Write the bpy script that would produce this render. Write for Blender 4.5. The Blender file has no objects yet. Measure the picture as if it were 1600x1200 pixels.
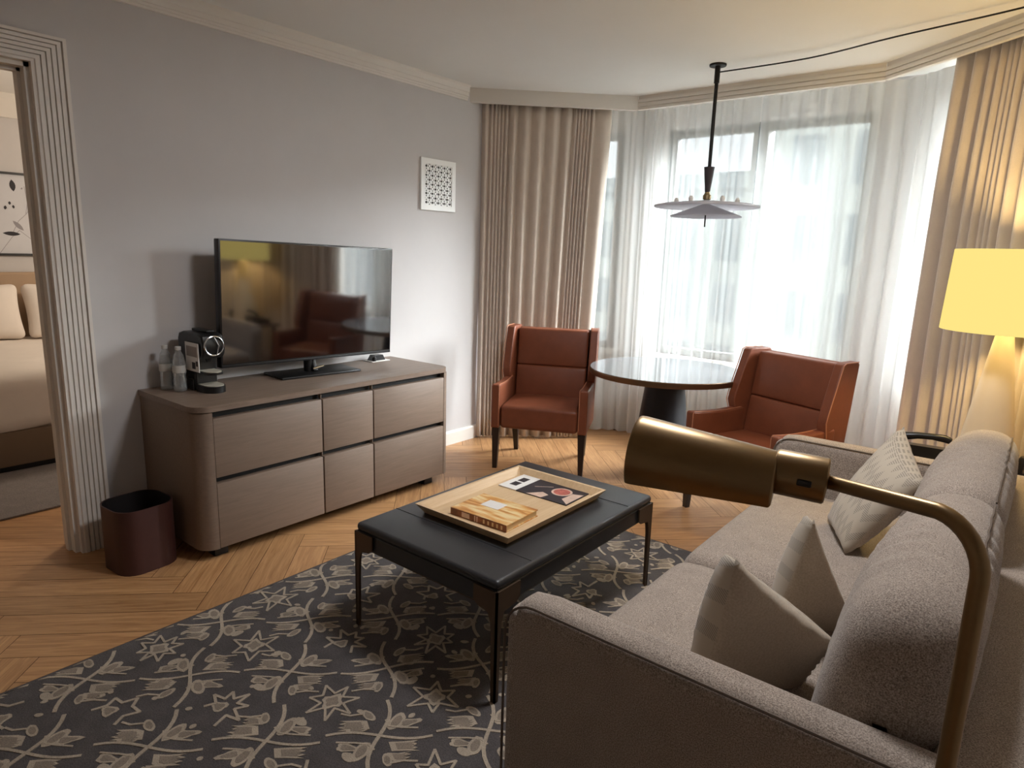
import bpy, bmesh, math, random
from mathutils import Vector, Matrix
S = bpy.context.scene
COL = S.collection
rnd = random.Random(7)
PI = math.pi

# ------------------------------------------------------------------ materials
def lin(c):
    c = c / 255.0
    return c / 12.92 if c <= 0.04045 else ((c + 0.055) / 1.055) ** 2.4
def rgb(r, g, b): return (lin(r), lin(g), lin(b), 1.0)

def mat(name, col, rough=0.5, metal=0.0, var=0.0, vscale=8.0, bump=0.0, bscale=60.0, sheen=0.0, coat=0.0,
        stretch=None, spec=0.5, detail=4.0, ior=1.5):
    m = bpy.data.materials.new(name); m.use_nodes = True
    nt = m.node_tree; N = nt.nodes; L = nt.links
    b = N['Principled BSDF']
    b.inputs['Base Color'].default_value = col
    b.inputs['Roughness'].default_value = rough
    b.inputs['Metallic'].default_value = metal
    b.inputs['Specular IOR Level'].default_value = spec
    b.inputs['IOR'].default_value = ior
    if sheen:
        b.inputs['Sheen Weight'].default_value = sheen
        b.inputs['Sheen Roughness'].default_value = 0.5
    if coat:
        b.inputs['Coat Weight'].default_value = coat
        b.inputs['Coat Roughness'].default_value = 0.1
    if var or bump:
        tc = N.new('ShaderNodeTexCoord'); mp = N.new('ShaderNodeMapping')
        L.new(tc.outputs['Object'], mp.inputs['Vector'])
        if stretch: mp.inputs['Scale'].default_value = stretch
    if var:
        n = N.new('ShaderNodeTexNoise'); n.inputs['Scale'].default_value = vscale
        n.inputs['Detail'].default_value = detail; n.inputs['Roughness'].default_value = 0.65
        L.new(mp.outputs['Vector'], n.inputs['Vector'])
        r = N.new('ShaderNodeMapRange'); r.inputs['From Min'].default_value = 0.3; r.inputs['From Max'].default_value = 0.7
        r.inputs['To Min'].default_value = 1 - var; r.inputs['To Max'].default_value = 1 + var
        L.new(n.outputs['Fac'], r.inputs['Value'])
        mx = N.new('ShaderNodeMix'); mx.data_type = 'RGBA'; mx.blend_type = 'MULTIPLY'
        mx.inputs[0].default_value = 1.0
        mx.inputs[6].default_value = col
        L.new(r.outputs['Result'], mx.inputs[7])
        L.new(mx.outputs[2], b.inputs['Base Color'])
    if bump:
        n2 = N.new('ShaderNodeTexNoise'); n2.inputs['Scale'].default_value = bscale
        n2.inputs['Detail'].default_value = 3.0
        L.new(mp.outputs['Vector'], n2.inputs['Vector'])
        bp = N.new('ShaderNodeBump'); bp.inputs['Strength'].default_value = bump; bp.inputs['Distance'].default_value = 0.004
        L.new(n2.outputs['Fac'], bp.inputs['Height'])
        L.new(bp.outputs['Normal'], b.inputs['Normal'])
    return m

def wood(name, c1, c2, rough=0.45, axis=0, scale=6.0, coat=0.0):
    m = bpy.data.materials.new(name); m.use_nodes = True
    nt = m.node_tree; N = nt.nodes; L = nt.links; b = N['Principled BSDF']
    tc = N.new('ShaderNodeTexCoord'); mp = N.new('ShaderNodeMapping')
    sc = [14.0, 14.0, 14.0]; sc[axis] = 1.0; mp.inputs['Scale'].default_value = sc
    L.new(tc.outputs['Object'], mp.inputs['Vector'])
    n = N.new('ShaderNodeTexNoise'); n.inputs['Scale'].default_value = scale; n.inputs['Detail'].default_value = 8
    n.inputs['Roughness'].default_value = 0.7; n.inputs['Distortion'].default_value = 0.6
    L.new(mp.outputs['Vector'], n.inputs['Vector'])
    cr = N.new('ShaderNodeValToRGB'); cr.color_ramp.elements[0].position = 0.3; cr.color_ramp.elements[1].position = 0.7
    cr.color_ramp.elements[0].color = c1; cr.color_ramp.elements[1].color = c2
    L.new(n.outputs['Fac'], cr.inputs['Fac']); L.new(cr.outputs['Color'], b.inputs['Base Color'])
    b.inputs['Roughness'].default_value = rough
    if coat: b.inputs['Coat Weight'].default_value = coat
    return m

def fabric(name, c1, c2, scale=420.0, bump=0.25, sheen=0.25, stretch=(1, 1, 1), rough=0.9, big=0.08):
    m = bpy.data.materials.new(name); m.use_nodes = True
    nt = m.node_tree; N = nt.nodes; L = nt.links; b = N['Principled BSDF']
    tc = N.new('ShaderNodeTexCoord'); mp = N.new('ShaderNodeMapping'); mp.inputs['Scale'].default_value = stretch
    L.new(tc.outputs['Object'], mp.inputs['Vector'])
    n = N.new('ShaderNodeTexNoise'); n.inputs['Scale'].default_value = scale; n.inputs['Detail'].default_value = 2
    L.new(mp.outputs['Vector'], n.inputs['Vector'])
    nb = N.new('ShaderNodeTexNoise'); nb.inputs['Scale'].default_value = 14; nb.inputs['Detail'].default_value = 4
    L.new(mp.outputs['Vector'], nb.inputs['Vector'])
    cr = N.new('ShaderNodeValToRGB'); cr.color_ramp.elements[0].position = 0.32; cr.color_ramp.elements[1].position = 0.68
    cr.color_ramp.elements[0].color = c1; cr.color_ramp.elements[1].color = c2
    L.new(n.outputs['Fac'], cr.inputs['Fac'])
    r = N.new('ShaderNodeMapRange'); r.inputs['From Min'].default_value = 0.3; r.inputs['From Max'].default_value = 0.7
    r.inputs['To Min'].default_value = 1 - big; r.inputs['To Max'].default_value = 1 + big
    L.new(nb.outputs['Fac'], r.inputs['Value'])
    mx = N.new('ShaderNodeMix'); mx.data_type = 'RGBA'; mx.blend_type = 'MULTIPLY'; mx.inputs[0].default_value = 1.0
    L.new(cr.outputs['Color'], mx.inputs[6]); L.new(r.outputs['Result'], mx.inputs[7])
    L.new(mx.outputs[2], b.inputs['Base Color'])
    bp = N.new('ShaderNodeBump'); bp.inputs['Strength'].default_value = bump; bp.inputs['Distance'].default_value = 0.002
    L.new(n.outputs['Fac'], bp.inputs['Height']); L.new(bp.outputs['Normal'], b.inputs['Normal'])
    b.inputs['Roughness'].default_value = rough
    b.inputs['Sheen Weight'].default_value = sheen; b.inputs['Sheen Roughness'].default_value = 0.5
    b.inputs['Specular IOR Level'].default_value = 0.2
    return m

def emis(name, col, strength):
    m = bpy.data.materials.new(name); m.use_nodes = True
    nt = m.node_tree; nt.nodes.remove(nt.nodes['Principled BSDF'])
    e = nt.nodes.new('ShaderNodeEmission'); e.inputs['Color'].default_value = col; e.inputs['Strength'].default_value = strength
    nt.links.new(e.outputs[0], nt.nodes['Material Output'].inputs['Surface'])
    return m

def sheer_mat(name, transp, col):
    m = bpy.data.materials.new(name); m.use_nodes = True
    nt = m.node_tree; N = nt.nodes; L = nt.links; N.remove(N['Principled BSDF'])
    out = N['Material Output']
    t = N.new('ShaderNodeBsdfTransparent'); t.inputs[0].default_value = (1, 1, 1, 1)
    d = N.new('ShaderNodeBsdfDiffuse'); d.inputs[0].default_value = col
    tr = N.new('ShaderNodeBsdfTranslucent'); tr.inputs[0].default_value = col
    m1 = N.new('ShaderNodeMixShader'); m1.inputs[0].default_value = 0.05
    L.new(d.outputs[0], m1.inputs[1]); L.new(tr.outputs[0], m1.inputs[2])
    # a woven voile lets less straight light through where it turns edge-on
    lw = N.new('ShaderNodeLayerWeight'); lw.inputs['Blend'].default_value = 0.35
    mr = N.new('ShaderNodeMapRange'); mr.inputs['From Min'].default_value = 0.0; mr.inputs['From Max'].default_value = 1.0
    mr.inputs['To Min'].default_value = 1 - transp; mr.inputs['To Max'].default_value = 1.0
    L.new(lw.outputs['Facing'], mr.inputs['Value'])
    m2 = N.new('ShaderNodeMixShader')
    L.new(mr.outputs['Result'], m2.inputs[0])
    L.new(t.outputs[0], m2.inputs[1]); L.new(m1.outputs[0], m2.inputs[2])
    L.new(m2.outputs[0], out.inputs['Surface'])
    return m

def clear(name, gloss=0.08, tint=(1, 1, 1, 1), milky=0.0):
    m = bpy.data.materials.new(name); m.use_nodes = True
    nt = m.node_tree; N = nt.nodes; L = nt.links; N.remove(N['Principled BSDF'])
    t = N.new('ShaderNodeBsdfTransparent'); t.inputs[0].default_value = tint
    g = N.new('ShaderNodeBsdfGlossy'); g.inputs['Roughness'].default_value = 0.02
    lw = N.new('ShaderNodeLayerWeight'); lw.inputs['Blend'].default_value = 0.25
    mr = N.new('ShaderNodeMapRange'); mr.inputs['To Min'].default_value = gloss * 0.4; mr.inputs['To Max'].default_value = min(1, gloss * 6)
    L.new(lw.outputs['Facing'], mr.inputs['Value'])
    mx = N.new('ShaderNodeMixShader'); L.new(mr.outputs['Result'], mx.inputs[0])
    L.new(t.outputs[0], mx.inputs[1]); L.new(g.outputs[0], mx.inputs[2])
    if milky:
        d = N.new('ShaderNodeBsdfDiffuse'); d.inputs[0].default_value = (.8, .82, .82, 1)
        m2 = N.new('ShaderNodeMixShader'); m2.inputs[0].default_value = milky
        L.new(mx.outputs[0], m2.inputs[1]); L.new(d.outputs[0], m2.inputs[2]); mx = m2
    L.new(mx.outputs[0], N['Material Output'].inputs['Surface'])
    return m

def floor_mat():
    m = bpy.data.materials.new('oak_floor'); m.use_nodes = True
    nt = m.node_tree; N = nt.nodes; L = nt.links; b = N['Principled BSDF']
    geo = N.new('ShaderNodeNewGeometry'); uv = N.new('ShaderNodeUVMap'); uv.uv_map = 'grain'
    # grain: stretched noise along each board, offset per board
    cmb = N.new('ShaderNodeCombineXYZ'); mul = N.new('ShaderNodeMath'); mul.operation = 'MULTIPLY'; mul.inputs[1].default_value = 37.0
    L.new(geo.outputs['Random Per Island'], mul.inputs[0]); L.new(mul.outputs[0], cmb.inputs['Z'])
    add = N.new('ShaderNodeVectorMath'); add.operation = 'ADD'
    L.new(uv.outputs['UV'], add.inputs[0]); L.new(cmb.outputs[0], add.inputs[1])
    mp = N.new('ShaderNodeMapping'); mp.inputs['Scale'].default_value = (1.6, 26.0, 1.0)
    L.new(add.outputs[0], mp.inputs['Vector'])
    n = N.new('ShaderNodeTexNoise'); n.inputs['Scale'].default_value = 2.2; n.inputs['Detail'].default_value = 7
    n.inputs['Roughness'].default_value = 0.65; n.inputs['Distortion'].default_value = 1.0
    L.new(mp.outputs[0], n.inputs['Vector'])
    cr = N.new('ShaderNodeValToRGB')
    e = cr.color_ramp.elements; e[0].position = 0.28; e[0].color = rgb(150, 104, 64)
    e[1].position = 0.72; e[1].color = rgb(202, 156, 108)
    L.new(n.outputs['Fac'], cr.inputs['Fac'])
    r = N.new('ShaderNodeMapRange'); r.inputs['To Min'].default_value = 0.86; r.inputs['To Max'].default_value = 1.12
    L.new(geo.outputs['Random Per Island'], r.inputs['Value'])
    mx = N.new('ShaderNodeMix'); mx.data_type = 'RGBA'; mx.blend_type = 'MULTIPLY'; mx.inputs[0].default_value = 1
    L.new(cr.outputs['Color'], mx.inputs[6]); L.new(r.outputs['Result'], mx.inputs[7])
    L.new(mx.outputs[2], b.inputs['Base Color'])
    b.inputs['Roughness'].default_value = 0.42
    bp = N.new('ShaderNodeBump'); bp.inputs['Strength'].default_value = 0.12; bp.inputs['Distance'].default_value = 0.002
    L.new(n.outputs['Fac'], bp.inputs['Height']); L.new(bp.outputs['Normal'], b.inputs['Normal'])
    return m

def zigzag_mat():
    m = bpy.data.materials.new('pillow_zigzag'); m.use_nodes = True
    nt = m.node_tree; N = nt.nodes; L = nt.links; b = N['Principled BSDF']
    uv = N.new('ShaderNodeUVMap'); uv.uv_map = 'face'
    sep = N.new('ShaderNodeSeparateXYZ'); L.new(uv.outputs['UV'], sep.inputs[0])
    def math_(op, a, bval=None, lb=None):
        x = N.new('ShaderNodeMath'); x.operation = op; L.new(a, x.inputs[0])
        if lb is not None: L.new(lb, x.inputs[1])
        elif bval is not None: x.inputs[1].default_value = bval
        return x.outputs[0]
    zz = math_('PINGPONG', math_('MULTIPLY', sep.outputs['X'], 9.0), 0.5)
    sh = math_('ADD', math_('MULTIPLY', sep.outputs['Y'], 4.0), lb=zz)
    band = math_('PINGPONG', sh, 0.5)
    fine = math_('PINGPONG', math_('MULTIPLY', sep.outputs['Y'], 60.0), 0.5)
    st = math_('GREATER_THAN', fine, 0.25)
    on = math_('LESS_THAN', band, 0.2)
    f = math_('MULTIPLY', on, lb=st)
    f2 = math_('MULTIPLY', f, 0.55)
    mx = N.new('ShaderNodeMix'); mx.data_type = 'RGBA'
    L.new(f2, mx.inputs[0]); mx.inputs[6].default_value = rgb(186, 174, 156); mx.inputs[7].default_value = rgb(105, 98, 92)
    L.new(mx.outputs[2], b.inputs['Base Color']); b.inputs['Roughness'].default_value = 0.85
    b.inputs['Sheen Weight'].default_value = 0.2
    return m

M = dict(
    wall=mat('wall_paint', rgb(198, 194, 192), 0.75, var=0.02, vscale=3, bump=0.03, bscale=180),
    white=mat('trim_paint', rgb(224, 218, 209), 0.5, var=0.015, vscale=4),
    winframe=mat('window_frame_grey', rgb(112, 114, 113), 0.5),
    ceil=mat('ceiling_paint', rgb(226, 224, 219), 0.85, var=0.015, vscale=2),
    floor=floor_mat(),
    subfloor=mat('floor_gap', rgb(62, 40, 24), 0.8),
    cred=wood('grey_oak_veneer', rgb(117, 99, 85), rgb(130, 111, 96), 0.5, axis=1, scale=5),
    credtop=wood('grey_oak_top', rgb(112, 94, 81), rgb(136, 117, 102), 0.42, axis=1, scale=5),
    blackgap=mat('black_recess', rgb(17, 15, 14), 0.7),
    black=mat('black_plastic', rgb(16, 16, 17), 0.35),
    blackm=mat('black_metal', rgb(26, 24, 24), 0.45, 0.4),
    screen=mat('tv_screen', rgb(7, 7, 8), 0.06, spec=0.9, ior=2.1),
    bezel=mat('tv_bezel', rgb(34, 31, 30), 0.35, 0.3),
    chrome=mat('chrome', rgb(205, 205, 205), 0.15, 1.0),
    steel=mat('brushed_steel', rgb(214, 206, 188), 0.4, 0.35),
    paper=mat('white_paper', rgb(222, 219, 214), 0.7),
    greypaper=mat('grey_print', rgb(150, 142, 136), 0.7),
    darkpaper=mat('dark_print', rgb(44, 37, 42), 0.6),
    drape=fabric('taupe_drape', rgb(200, 186, 172), rgb(211, 197, 183), 500, 0.08, 0.3, (1, 1, 1), 0.75, 0.03),
    sofa=fabric('oatmeal_tweed', rgb(112, 100, 91), rgb(186, 172, 159), 360, 0.35, 0.2, (1, 1, 1), 0.95, 0.06),
    piping=mat('sofa_welt', rgb(104, 92, 82), 0.9),
    leather=mat('cognac_leather', rgb(120, 66, 43), 0.42, var=0.10, vscale=9, bump=0.08, bscale=220, spec=0.45),
    leatherd=mat('leather_piping', rgb(176, 116, 84), 0.5),
    darkwood=mat('espresso_wood', rgb(38, 26, 22), 0.4, var=0.15, vscale=10, stretch=(8, 8, 1)),
    tabletop=mat('table_glass_top', rgb(120, 122, 124), 0.04, spec=0.8, ior=1.9),
    bronze=mat('bronze_rim', rgb(128, 100, 76), 0.34, 0.85, var=0.06, vscale=5),
    legbronze=mat('dark_bronze', rgb(98, 80, 64), 0.45, 0.7, var=0.08, vscale=6),
    brass=mat('antique_brass', rgb(142, 117, 82), 0.34, 0.95, var=0.05, vscale=6, stretch=(1, 12, 12)),
    navy=mat('black_pedestal', rgb(34, 34, 40), 0.5),
    bleather=mat('black_leather', rgb(44, 44, 46), 0.38, var=0.08, vscale=12, bump=0.12, bscale=240),
    seam=mat('leather_seam', rgb(22, 22, 23), 0.7),
    tray=wood('bleached_wood', rgb(196, 164, 124), rgb(214, 186, 148), 0.5, axis=1, scale=4),
    binl=mat('oxblood_leather', rgb(66, 36, 32), 0.5, var=0.08, vscale=14, bump=0.05, bscale=200),
    bini=mat('bin_lining', rgb(22, 15, 15), 0.7),
    rug=fabric('charcoal_pile', rgb(64, 60, 60), rgb(92, 87, 86), 260, 0.5, 0.15, (1, 1, 1), 1.0, 0.16),
    rugpale=fabric('beige_pile', rgb(150, 138, 122), rgb(182, 168, 150), 300, 0.4, 0.1, (1, 1, 1), 1.0, 0.12),
    rugmid=fabric('taupe_pile', rgb(118, 108, 97), rgb(146, 133, 119), 300, 0.4, 0.1, (1, 1, 1), 1.0, 0.12),
    rugedge=mat('rug_binding', rgb(120, 84, 54), 0.9),
    pilback=fabric('pillow_linen', rgb(176, 162, 144), rgb(192, 178, 160), 200, 0.12, 0.2, (1, 1, 1), 0.85, 0.03),
    pilfront=zigzag_mat(),
    sheer=sheer_mat('white_voile', 0.45, (0.80, 0.82, 0.81, 1)),
    glass=clear('window_glass', 0.05),
    bottle=clear('bottle_plastic', 0.2, (0.97, 0.98, 0.98, 1), 0.16),
    water=clear('water', 0.10, (0.95, 0.96, 0.96, 1)),
    label=mat('bottle_label', rgb(198, 196, 190), 0.5),
    lampbase=mat('cream_ceramic', rgb(222, 200, 166), 0.45, var=0.03, vscale=5),
    shade=emis('lit_linen_shade', (1.0, 0.78, 0.24, 1), 0.325),
    shadein=mat('shade_lining', rgb(240, 226, 190), 0.8),
    pendgrey=None,
    pendwood=mat('pendant_cone', rgb(58, 50, 54), 0.5),
    pendbrass=mat('pendant_brass', rgb(150, 132, 100), 0.35, 0.9),
    linen=mat('white_bedlinen', rgb(226, 216, 206), 0.9, var=0.03, vscale=6, bump=0.2, bscale=9),
    bedbase=mat('bed_base_fabric', rgb(120, 100, 82), 0.9),
    headb=mat('headboard_fabric', rgb(172, 146, 120), 0.85),
    bedrug=fabric('grey_pile', rgb(108, 100, 98), rgb(136, 127, 123), 220, 0.3),
    artframe=mat('art_frame_black', rgb(20, 17, 17), 0.4),
    artpaper=mat('art_paper', rgb(196, 196, 200), 0.6, var=0.03, vscale=3),
    ink=mat('ink_dark', rgb(44, 40, 44), 0.7),
    inkpale=mat('ink_pale', rgb(142, 138, 142), 0.7),
    grille=mat('grille_white', rgb(240, 240, 236), 0.45),
    dark=mat('duct_dark', rgb(14, 13, 12), 0.9),
    bldg=None,
    bldgwin=mat('facade_glass', rgb(150, 162, 168), 0.3),
    ground=mat('outside_ground', rgb(120, 118, 112), 0.9),
    cover=None, photo=None)

def book_cover():
    m = bpy.data.materials.new('book_cover'); m.use_nodes = True
    nt = m.node_tree; N = nt.nodes; L = nt.links; b = N['Principled BSDF']
    tc = N.new('ShaderNodeTexCoord'); mp = N.new('ShaderNodeMapping'); mp.inputs['Scale'].default_value = (1, 5, 1)
    mp.inputs['Rotation'].default_value = (0, 0, 0.5)
    L.new(tc.outputs['Object'], mp.inputs['Vector'])
    n = N.new('ShaderNodeTexNoise'); n.inputs['Scale'].default_value = 9; n.inputs['Detail'].default_value = 5
    L.new(mp.outputs[0], n.inputs['Vector'])
    cr = N.new('ShaderNodeValToRGB'); e = cr.color_ramp.elements
    e[0].position = 0.35; e[0].color = rgb(176, 112, 52); e[1].position = 0.62; e[1].color = rgb(228, 204, 152)
    x = e.new(0.48); x.color = rgb(214, 158, 88)
    L.new(n.outputs['Fac'], cr.inputs['Fac']); L.new(cr.outputs['Color'], b.inputs['Base Color'])
    b.inputs['Roughness'].default_value = 0.4
    return m
M['cover'] = book_cover()
def facade():
    m = bpy.data.materials.new('pale_facade'); m.use_nodes = True
    nt = m.node_tree; N = nt.nodes; L = nt.links; b = N['Principled BSDF']
    tc = N.new('ShaderNodeTexCoord'); mp = N.new('ShaderNodeMapping'); mp.inputs['Rotation'].default_value = (PI / 2, 0, 0)
    L.new(tc.outputs['Object'], mp.inputs['Vector'])
    br = N.new('ShaderNodeTexBrick'); br.offset = 0.0; br.inputs['Scale'].default_value = 1.0
    br.inputs['Brick Width'].default_value = 2.4; br.inputs['Row Height'].default_value = 3.2; br.inputs['Mortar Size'].default_value = 0.6
    br.inputs['Color1'].default_value = rgb(168, 178, 182); br.inputs['Color2'].default_value = rgb(160, 172, 176); br.inputs['Mortar'].default_value = rgb(208, 214, 210)
    L.new(mp.outputs[0], br.inputs['Vector']); L.new(br.outputs['Color'], b.inputs['Base Color'])
    b.inputs['Roughness'].default_value = 0.9
    return m
M['bldg'] = facade()
def frosted():
    m = bpy.data.materials.new('frosted_grey'); m.use_nodes = True
    nt = m.node_tree; N = nt.nodes; L = nt.links; b = N['Principled BSDF']
    b.inputs['Base Color'].default_value = rgb(216, 215, 220); b.inputs['Roughness'].default_value = 0.45
    tr = N.new('ShaderNodeBsdfTranslucent'); tr.inputs[0].default_value = rgb(214, 213, 218)
    mx = N.new('ShaderNodeMixShader'); mx.inputs[0].default_value = 0.6
    L.new(b.outputs[0], mx.inputs[1]); L.new(tr.outputs[0], mx.inputs[2]); L.new(mx.outputs[0], N['Material Output'].inputs['Surface'])
    return m
M['pendgrey'] = frosted()
M['spine'] = mat('book_spine', rgb(126, 76, 46), 0.5, var=0.5, vscale=30)
M['pages'] = mat('book_pages', rgb(206, 180, 138), 0.8, var=0.1, vscale=60, stretch=(1, 1, 20))
M['plate'] = mat('plate_print', rgb(178, 96, 84), 0.5, var=0.4, vscale=40)
M['hand'] = mat('light_print', rgb(206, 178, 160), 0.5, var=0.15, vscale=30)

# ------------------------------------------------------------------ mesh builder
class MB:
    def __init__(s):
        s.v = []; s.f = []; s.mi = []; s.uv = {}
    def add(s, verts, faces, m=0, T=None):
        o = len(s.v)
        for p in verts:
            s.v.append(tuple(T @ Vector(p)) if T is not None else tuple(p))
        for f in faces:
            s.f.append(tuple(o + i for i in f)); s.mi.append(m)
        return s
    def box(s, x0, x1, y0, y1, z0, z1, m=0, bev=0.0, seg=2, T=None):
        if bev > 0:
            bm = bmesh.new(); bmesh.ops.create_cube(bm, size=1)
            for v in bm.verts:
                v.co = Vector(((x0 + x1) / 2 + v.co.x * (x1 - x0), (y0 + y1) / 2 + v.co.y * (y1 - y0), (z0 + z1) / 2 + v.co.z * (z1 - z0)))
            bmesh.ops.bevel(bm, geom=bm.edges[:], offset=bev, segments=seg, profile=0.5, affect='EDGES')
            bm.verts.index_update()
            s.add([v.co[:] for v in bm.verts], [[v.index for v in f.verts] for f in bm.faces], m, T); bm.free()
            return s
        V = [(x0, y0, z0), (x1, y0, z0), (x1, y1, z0), (x0, y1, z0), (x0, y0, z1), (x1, y0, z1), (x1, y1, z1), (x0, y1, z1)]
        F = [(3, 2, 1, 0), (4, 5, 6, 7), (0, 1, 5, 4), (1, 2, 6, 5), (2, 3, 7, 6), (3, 0, 4, 7)]
        return s.add(V, F, m, T)
    def lathe(s, prof, n=32, c=(0, 0), m=0, T=None, cap=True):
        V = []; F = []
        for r, z in prof:
            for k in range(n):
                a = 2 * PI * k / n; V.append((c[0] + r * math.cos(a), c[1] + r * math.sin(a), z))
        for i in range(len(prof) - 1):
            for k in range(n):
                k2 = (k + 1) % n
                F.append((i * n + k, i * n + k2, (i + 1) * n + k2, (i + 1) * n + k))
        if cap:
            F.append(tuple(reversed(range(n)))); F.append(tuple((len(prof) - 1) * n + k for k in range(n)))
        return s.add(V, F, m, T)
    def prism(s, pts, h0, h1, axis='z', m=0, T=None):
        # pts 2D; extruded along axis
        def P(a, b, h):
            return {'z': (a, b, h), 'x': (h, a, b), 'y': (a, h, b)}[axis]
        n = len(pts)
        V = [P(a, b, h0) for a, b in pts] + [P(a, b, h1) for a, b in pts]
        F = [tuple(reversed(range(n))), tuple(range(n, 2 * n))] + [(i, (i + 1) % n, n + (i + 1) % n, n + i) for i in range(n)]
        return s.add(V, F, m, T)
    def tube(s, path, r, n=10, m=0, T=None, cap=True):
        P = [Vector(p) for p in path]; V = []; F = []
        up = Vector((0, 0, 1)); prev = None
        for i, p in enumerate(P):
            t = (P[min(i + 1, len(P) - 1)] - P[max(i - 1, 0)]).normalized()
            if prev is None:
                a = t.cross(up if abs(t.z) < 0.9 else Vector((1, 0, 0))).normalized()
            else:
                a = (prev - t * prev.dot(t)).normalized()
            prev = a; b = t.cross(a)
            rr = r[i] if isinstance(r, (list, tuple)) else r
            for k in range(n):
                an = 2 * PI * k / n; V.append(tuple(p + a * rr * math.cos(an) + b * rr * math.sin(an)))
        for i in range(len(P) - 1):
            for k in range(n):
                k2 = (k + 1) % n; F.append((i * n + k, i * n + k2, (i + 1) * n + k2, (i + 1) * n + k))
        if cap:
            F.append(tuple(reversed(range(n)))); F.append(tuple((len(P) - 1) * n + k for k in range(n)))
        return s.add(V, F, m, T)
    def rbox(s, sx, sy, sz, r, fn=None, n=10, k=4, m=0, T=None):
        """rounded box, centre at origin, dense grid; fn deforms each point"""
        def params(size):
            h = size / 2; rr = min(r, h)
            out = [-h + rr * (1 - math.cos(PI / 2 * i / k)) for i in range(k)]
            out += [-h + rr + (size - 2 * rr) * i / n for i in range(n + 1)]
            out += [h - rr * (1 - math.cos(PI / 2 * i / k)) for i in range(k - 1, -1, -1)]
            return out
        X, Y, Z = params(sx), params(sy), params(sz)
        idx = {}; V = []; F = []
        H = (sx / 2, sy / 2, sz / 2)
        def vid(p):
            key = tuple(round(c, 6) for c in p)
            if key in idx: return idx[key]
            c = [max(-h + min(r, h), min(h - min(r, h), q)) for q, h in zip(p, H)]
            d = Vector([q - cc for q, cc in zip(p, c)])
            if d.length > 1e-9: d = d.normalized() * r
            w = Vector(c) + d
            if fn: w = Vector(fn(w))
            idx[key] = len(V); V.append(tuple(w)); return idx[key]
        def face(A, B, mk, flip):
            for i in range(len(A) - 1):
                for j in range(len(B) - 1):
                    q = [vid(mk(A[i], B[j])), vid(mk(A[i + 1], B[j])), vid(mk(A[i + 1], B[j + 1])), vid(mk(A[i], B[j + 1]))]
                    F.append(tuple(reversed(q)) if flip else tuple(q))
        face(X, Y, lambda a, b: (a, b, H[2]), False); face(X, Y, lambda a, b: (a, b, -H[2]), True)
        face(X, Z, lambda a, b: (a, -H[1], b), False); face(X, Z, lambda a, b: (a, H[1], b), True)
        face(Y, Z, lambda a, b: (H[0], a, b), False); face(Y, Z, lambda a, b: (-H[0], a, b), True)
        return s.add(V, F, m, T)
    def build(s, name, mats, parent=None, smooth=True, angle=35, loc=None):
        me = bpy.data.meshes.new(name); me.from_pydata(s.v, [], s.f)
        if not isinstance(mats, (list, tuple)): mats = [mats]
        for q in mats: me.materials.append(q)
        me.polygons.foreach_set('material_index', s.mi)
        me.update()
        if smooth:
            me.polygons.foreach_set('use_smooth', [True] * len(me.polygons))
            try: me.set_sharp_from_angle(angle=math.radians(angle))
            except Exception: pass
        o = bpy.data.objects.new(name, me); COL.objects.link(o)
        if parent is not None: o.parent = parent
        if loc is not None: o.location = loc
        return o

def tag(o, label, cat, group=None, kind=None):
    o['label'] = label; o['category'] = cat
    if group: o['group'] = group
    if kind: o['kind'] = kind
    return o
def thing(name, label, cat, loc=(0, 0, 0), rz=0, group=None):
    o = bpy.data.objects.new(name, None); COL.objects.link(o)
    o.location = loc; o.rotation_euler = (0, 0, rz); o.empty_display_size = 0.1
    return tag(o, label, cat, group)
def struct(o, label=None, cat=None):
    o['kind'] = 'structure'
    if label: o['label'] = label
    if cat: o['category'] = cat
    return o

CEIL = 2.703
CRB = 2.603          # bottom edge of cornice / pelmet
# pelmet line corners
PA = Vector((0.0, 3.835)); PB = Vector((0.92, 4.715)); PC = Vector((2.59, 4.715))
RD = Vector((0.687, -0.579)).normalized(); RN = Vector((-RD.y, RD.x))   # right bay direction and outward normal
PD = PC + RD * 2.36
# window wall corners (inner faces)
WA = Vector((0.0, 4.39)); WB = Vector((0.73, 5.12)); WC = Vector((2.755, 5.12)); WD = WC + RD * 2.15

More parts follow.
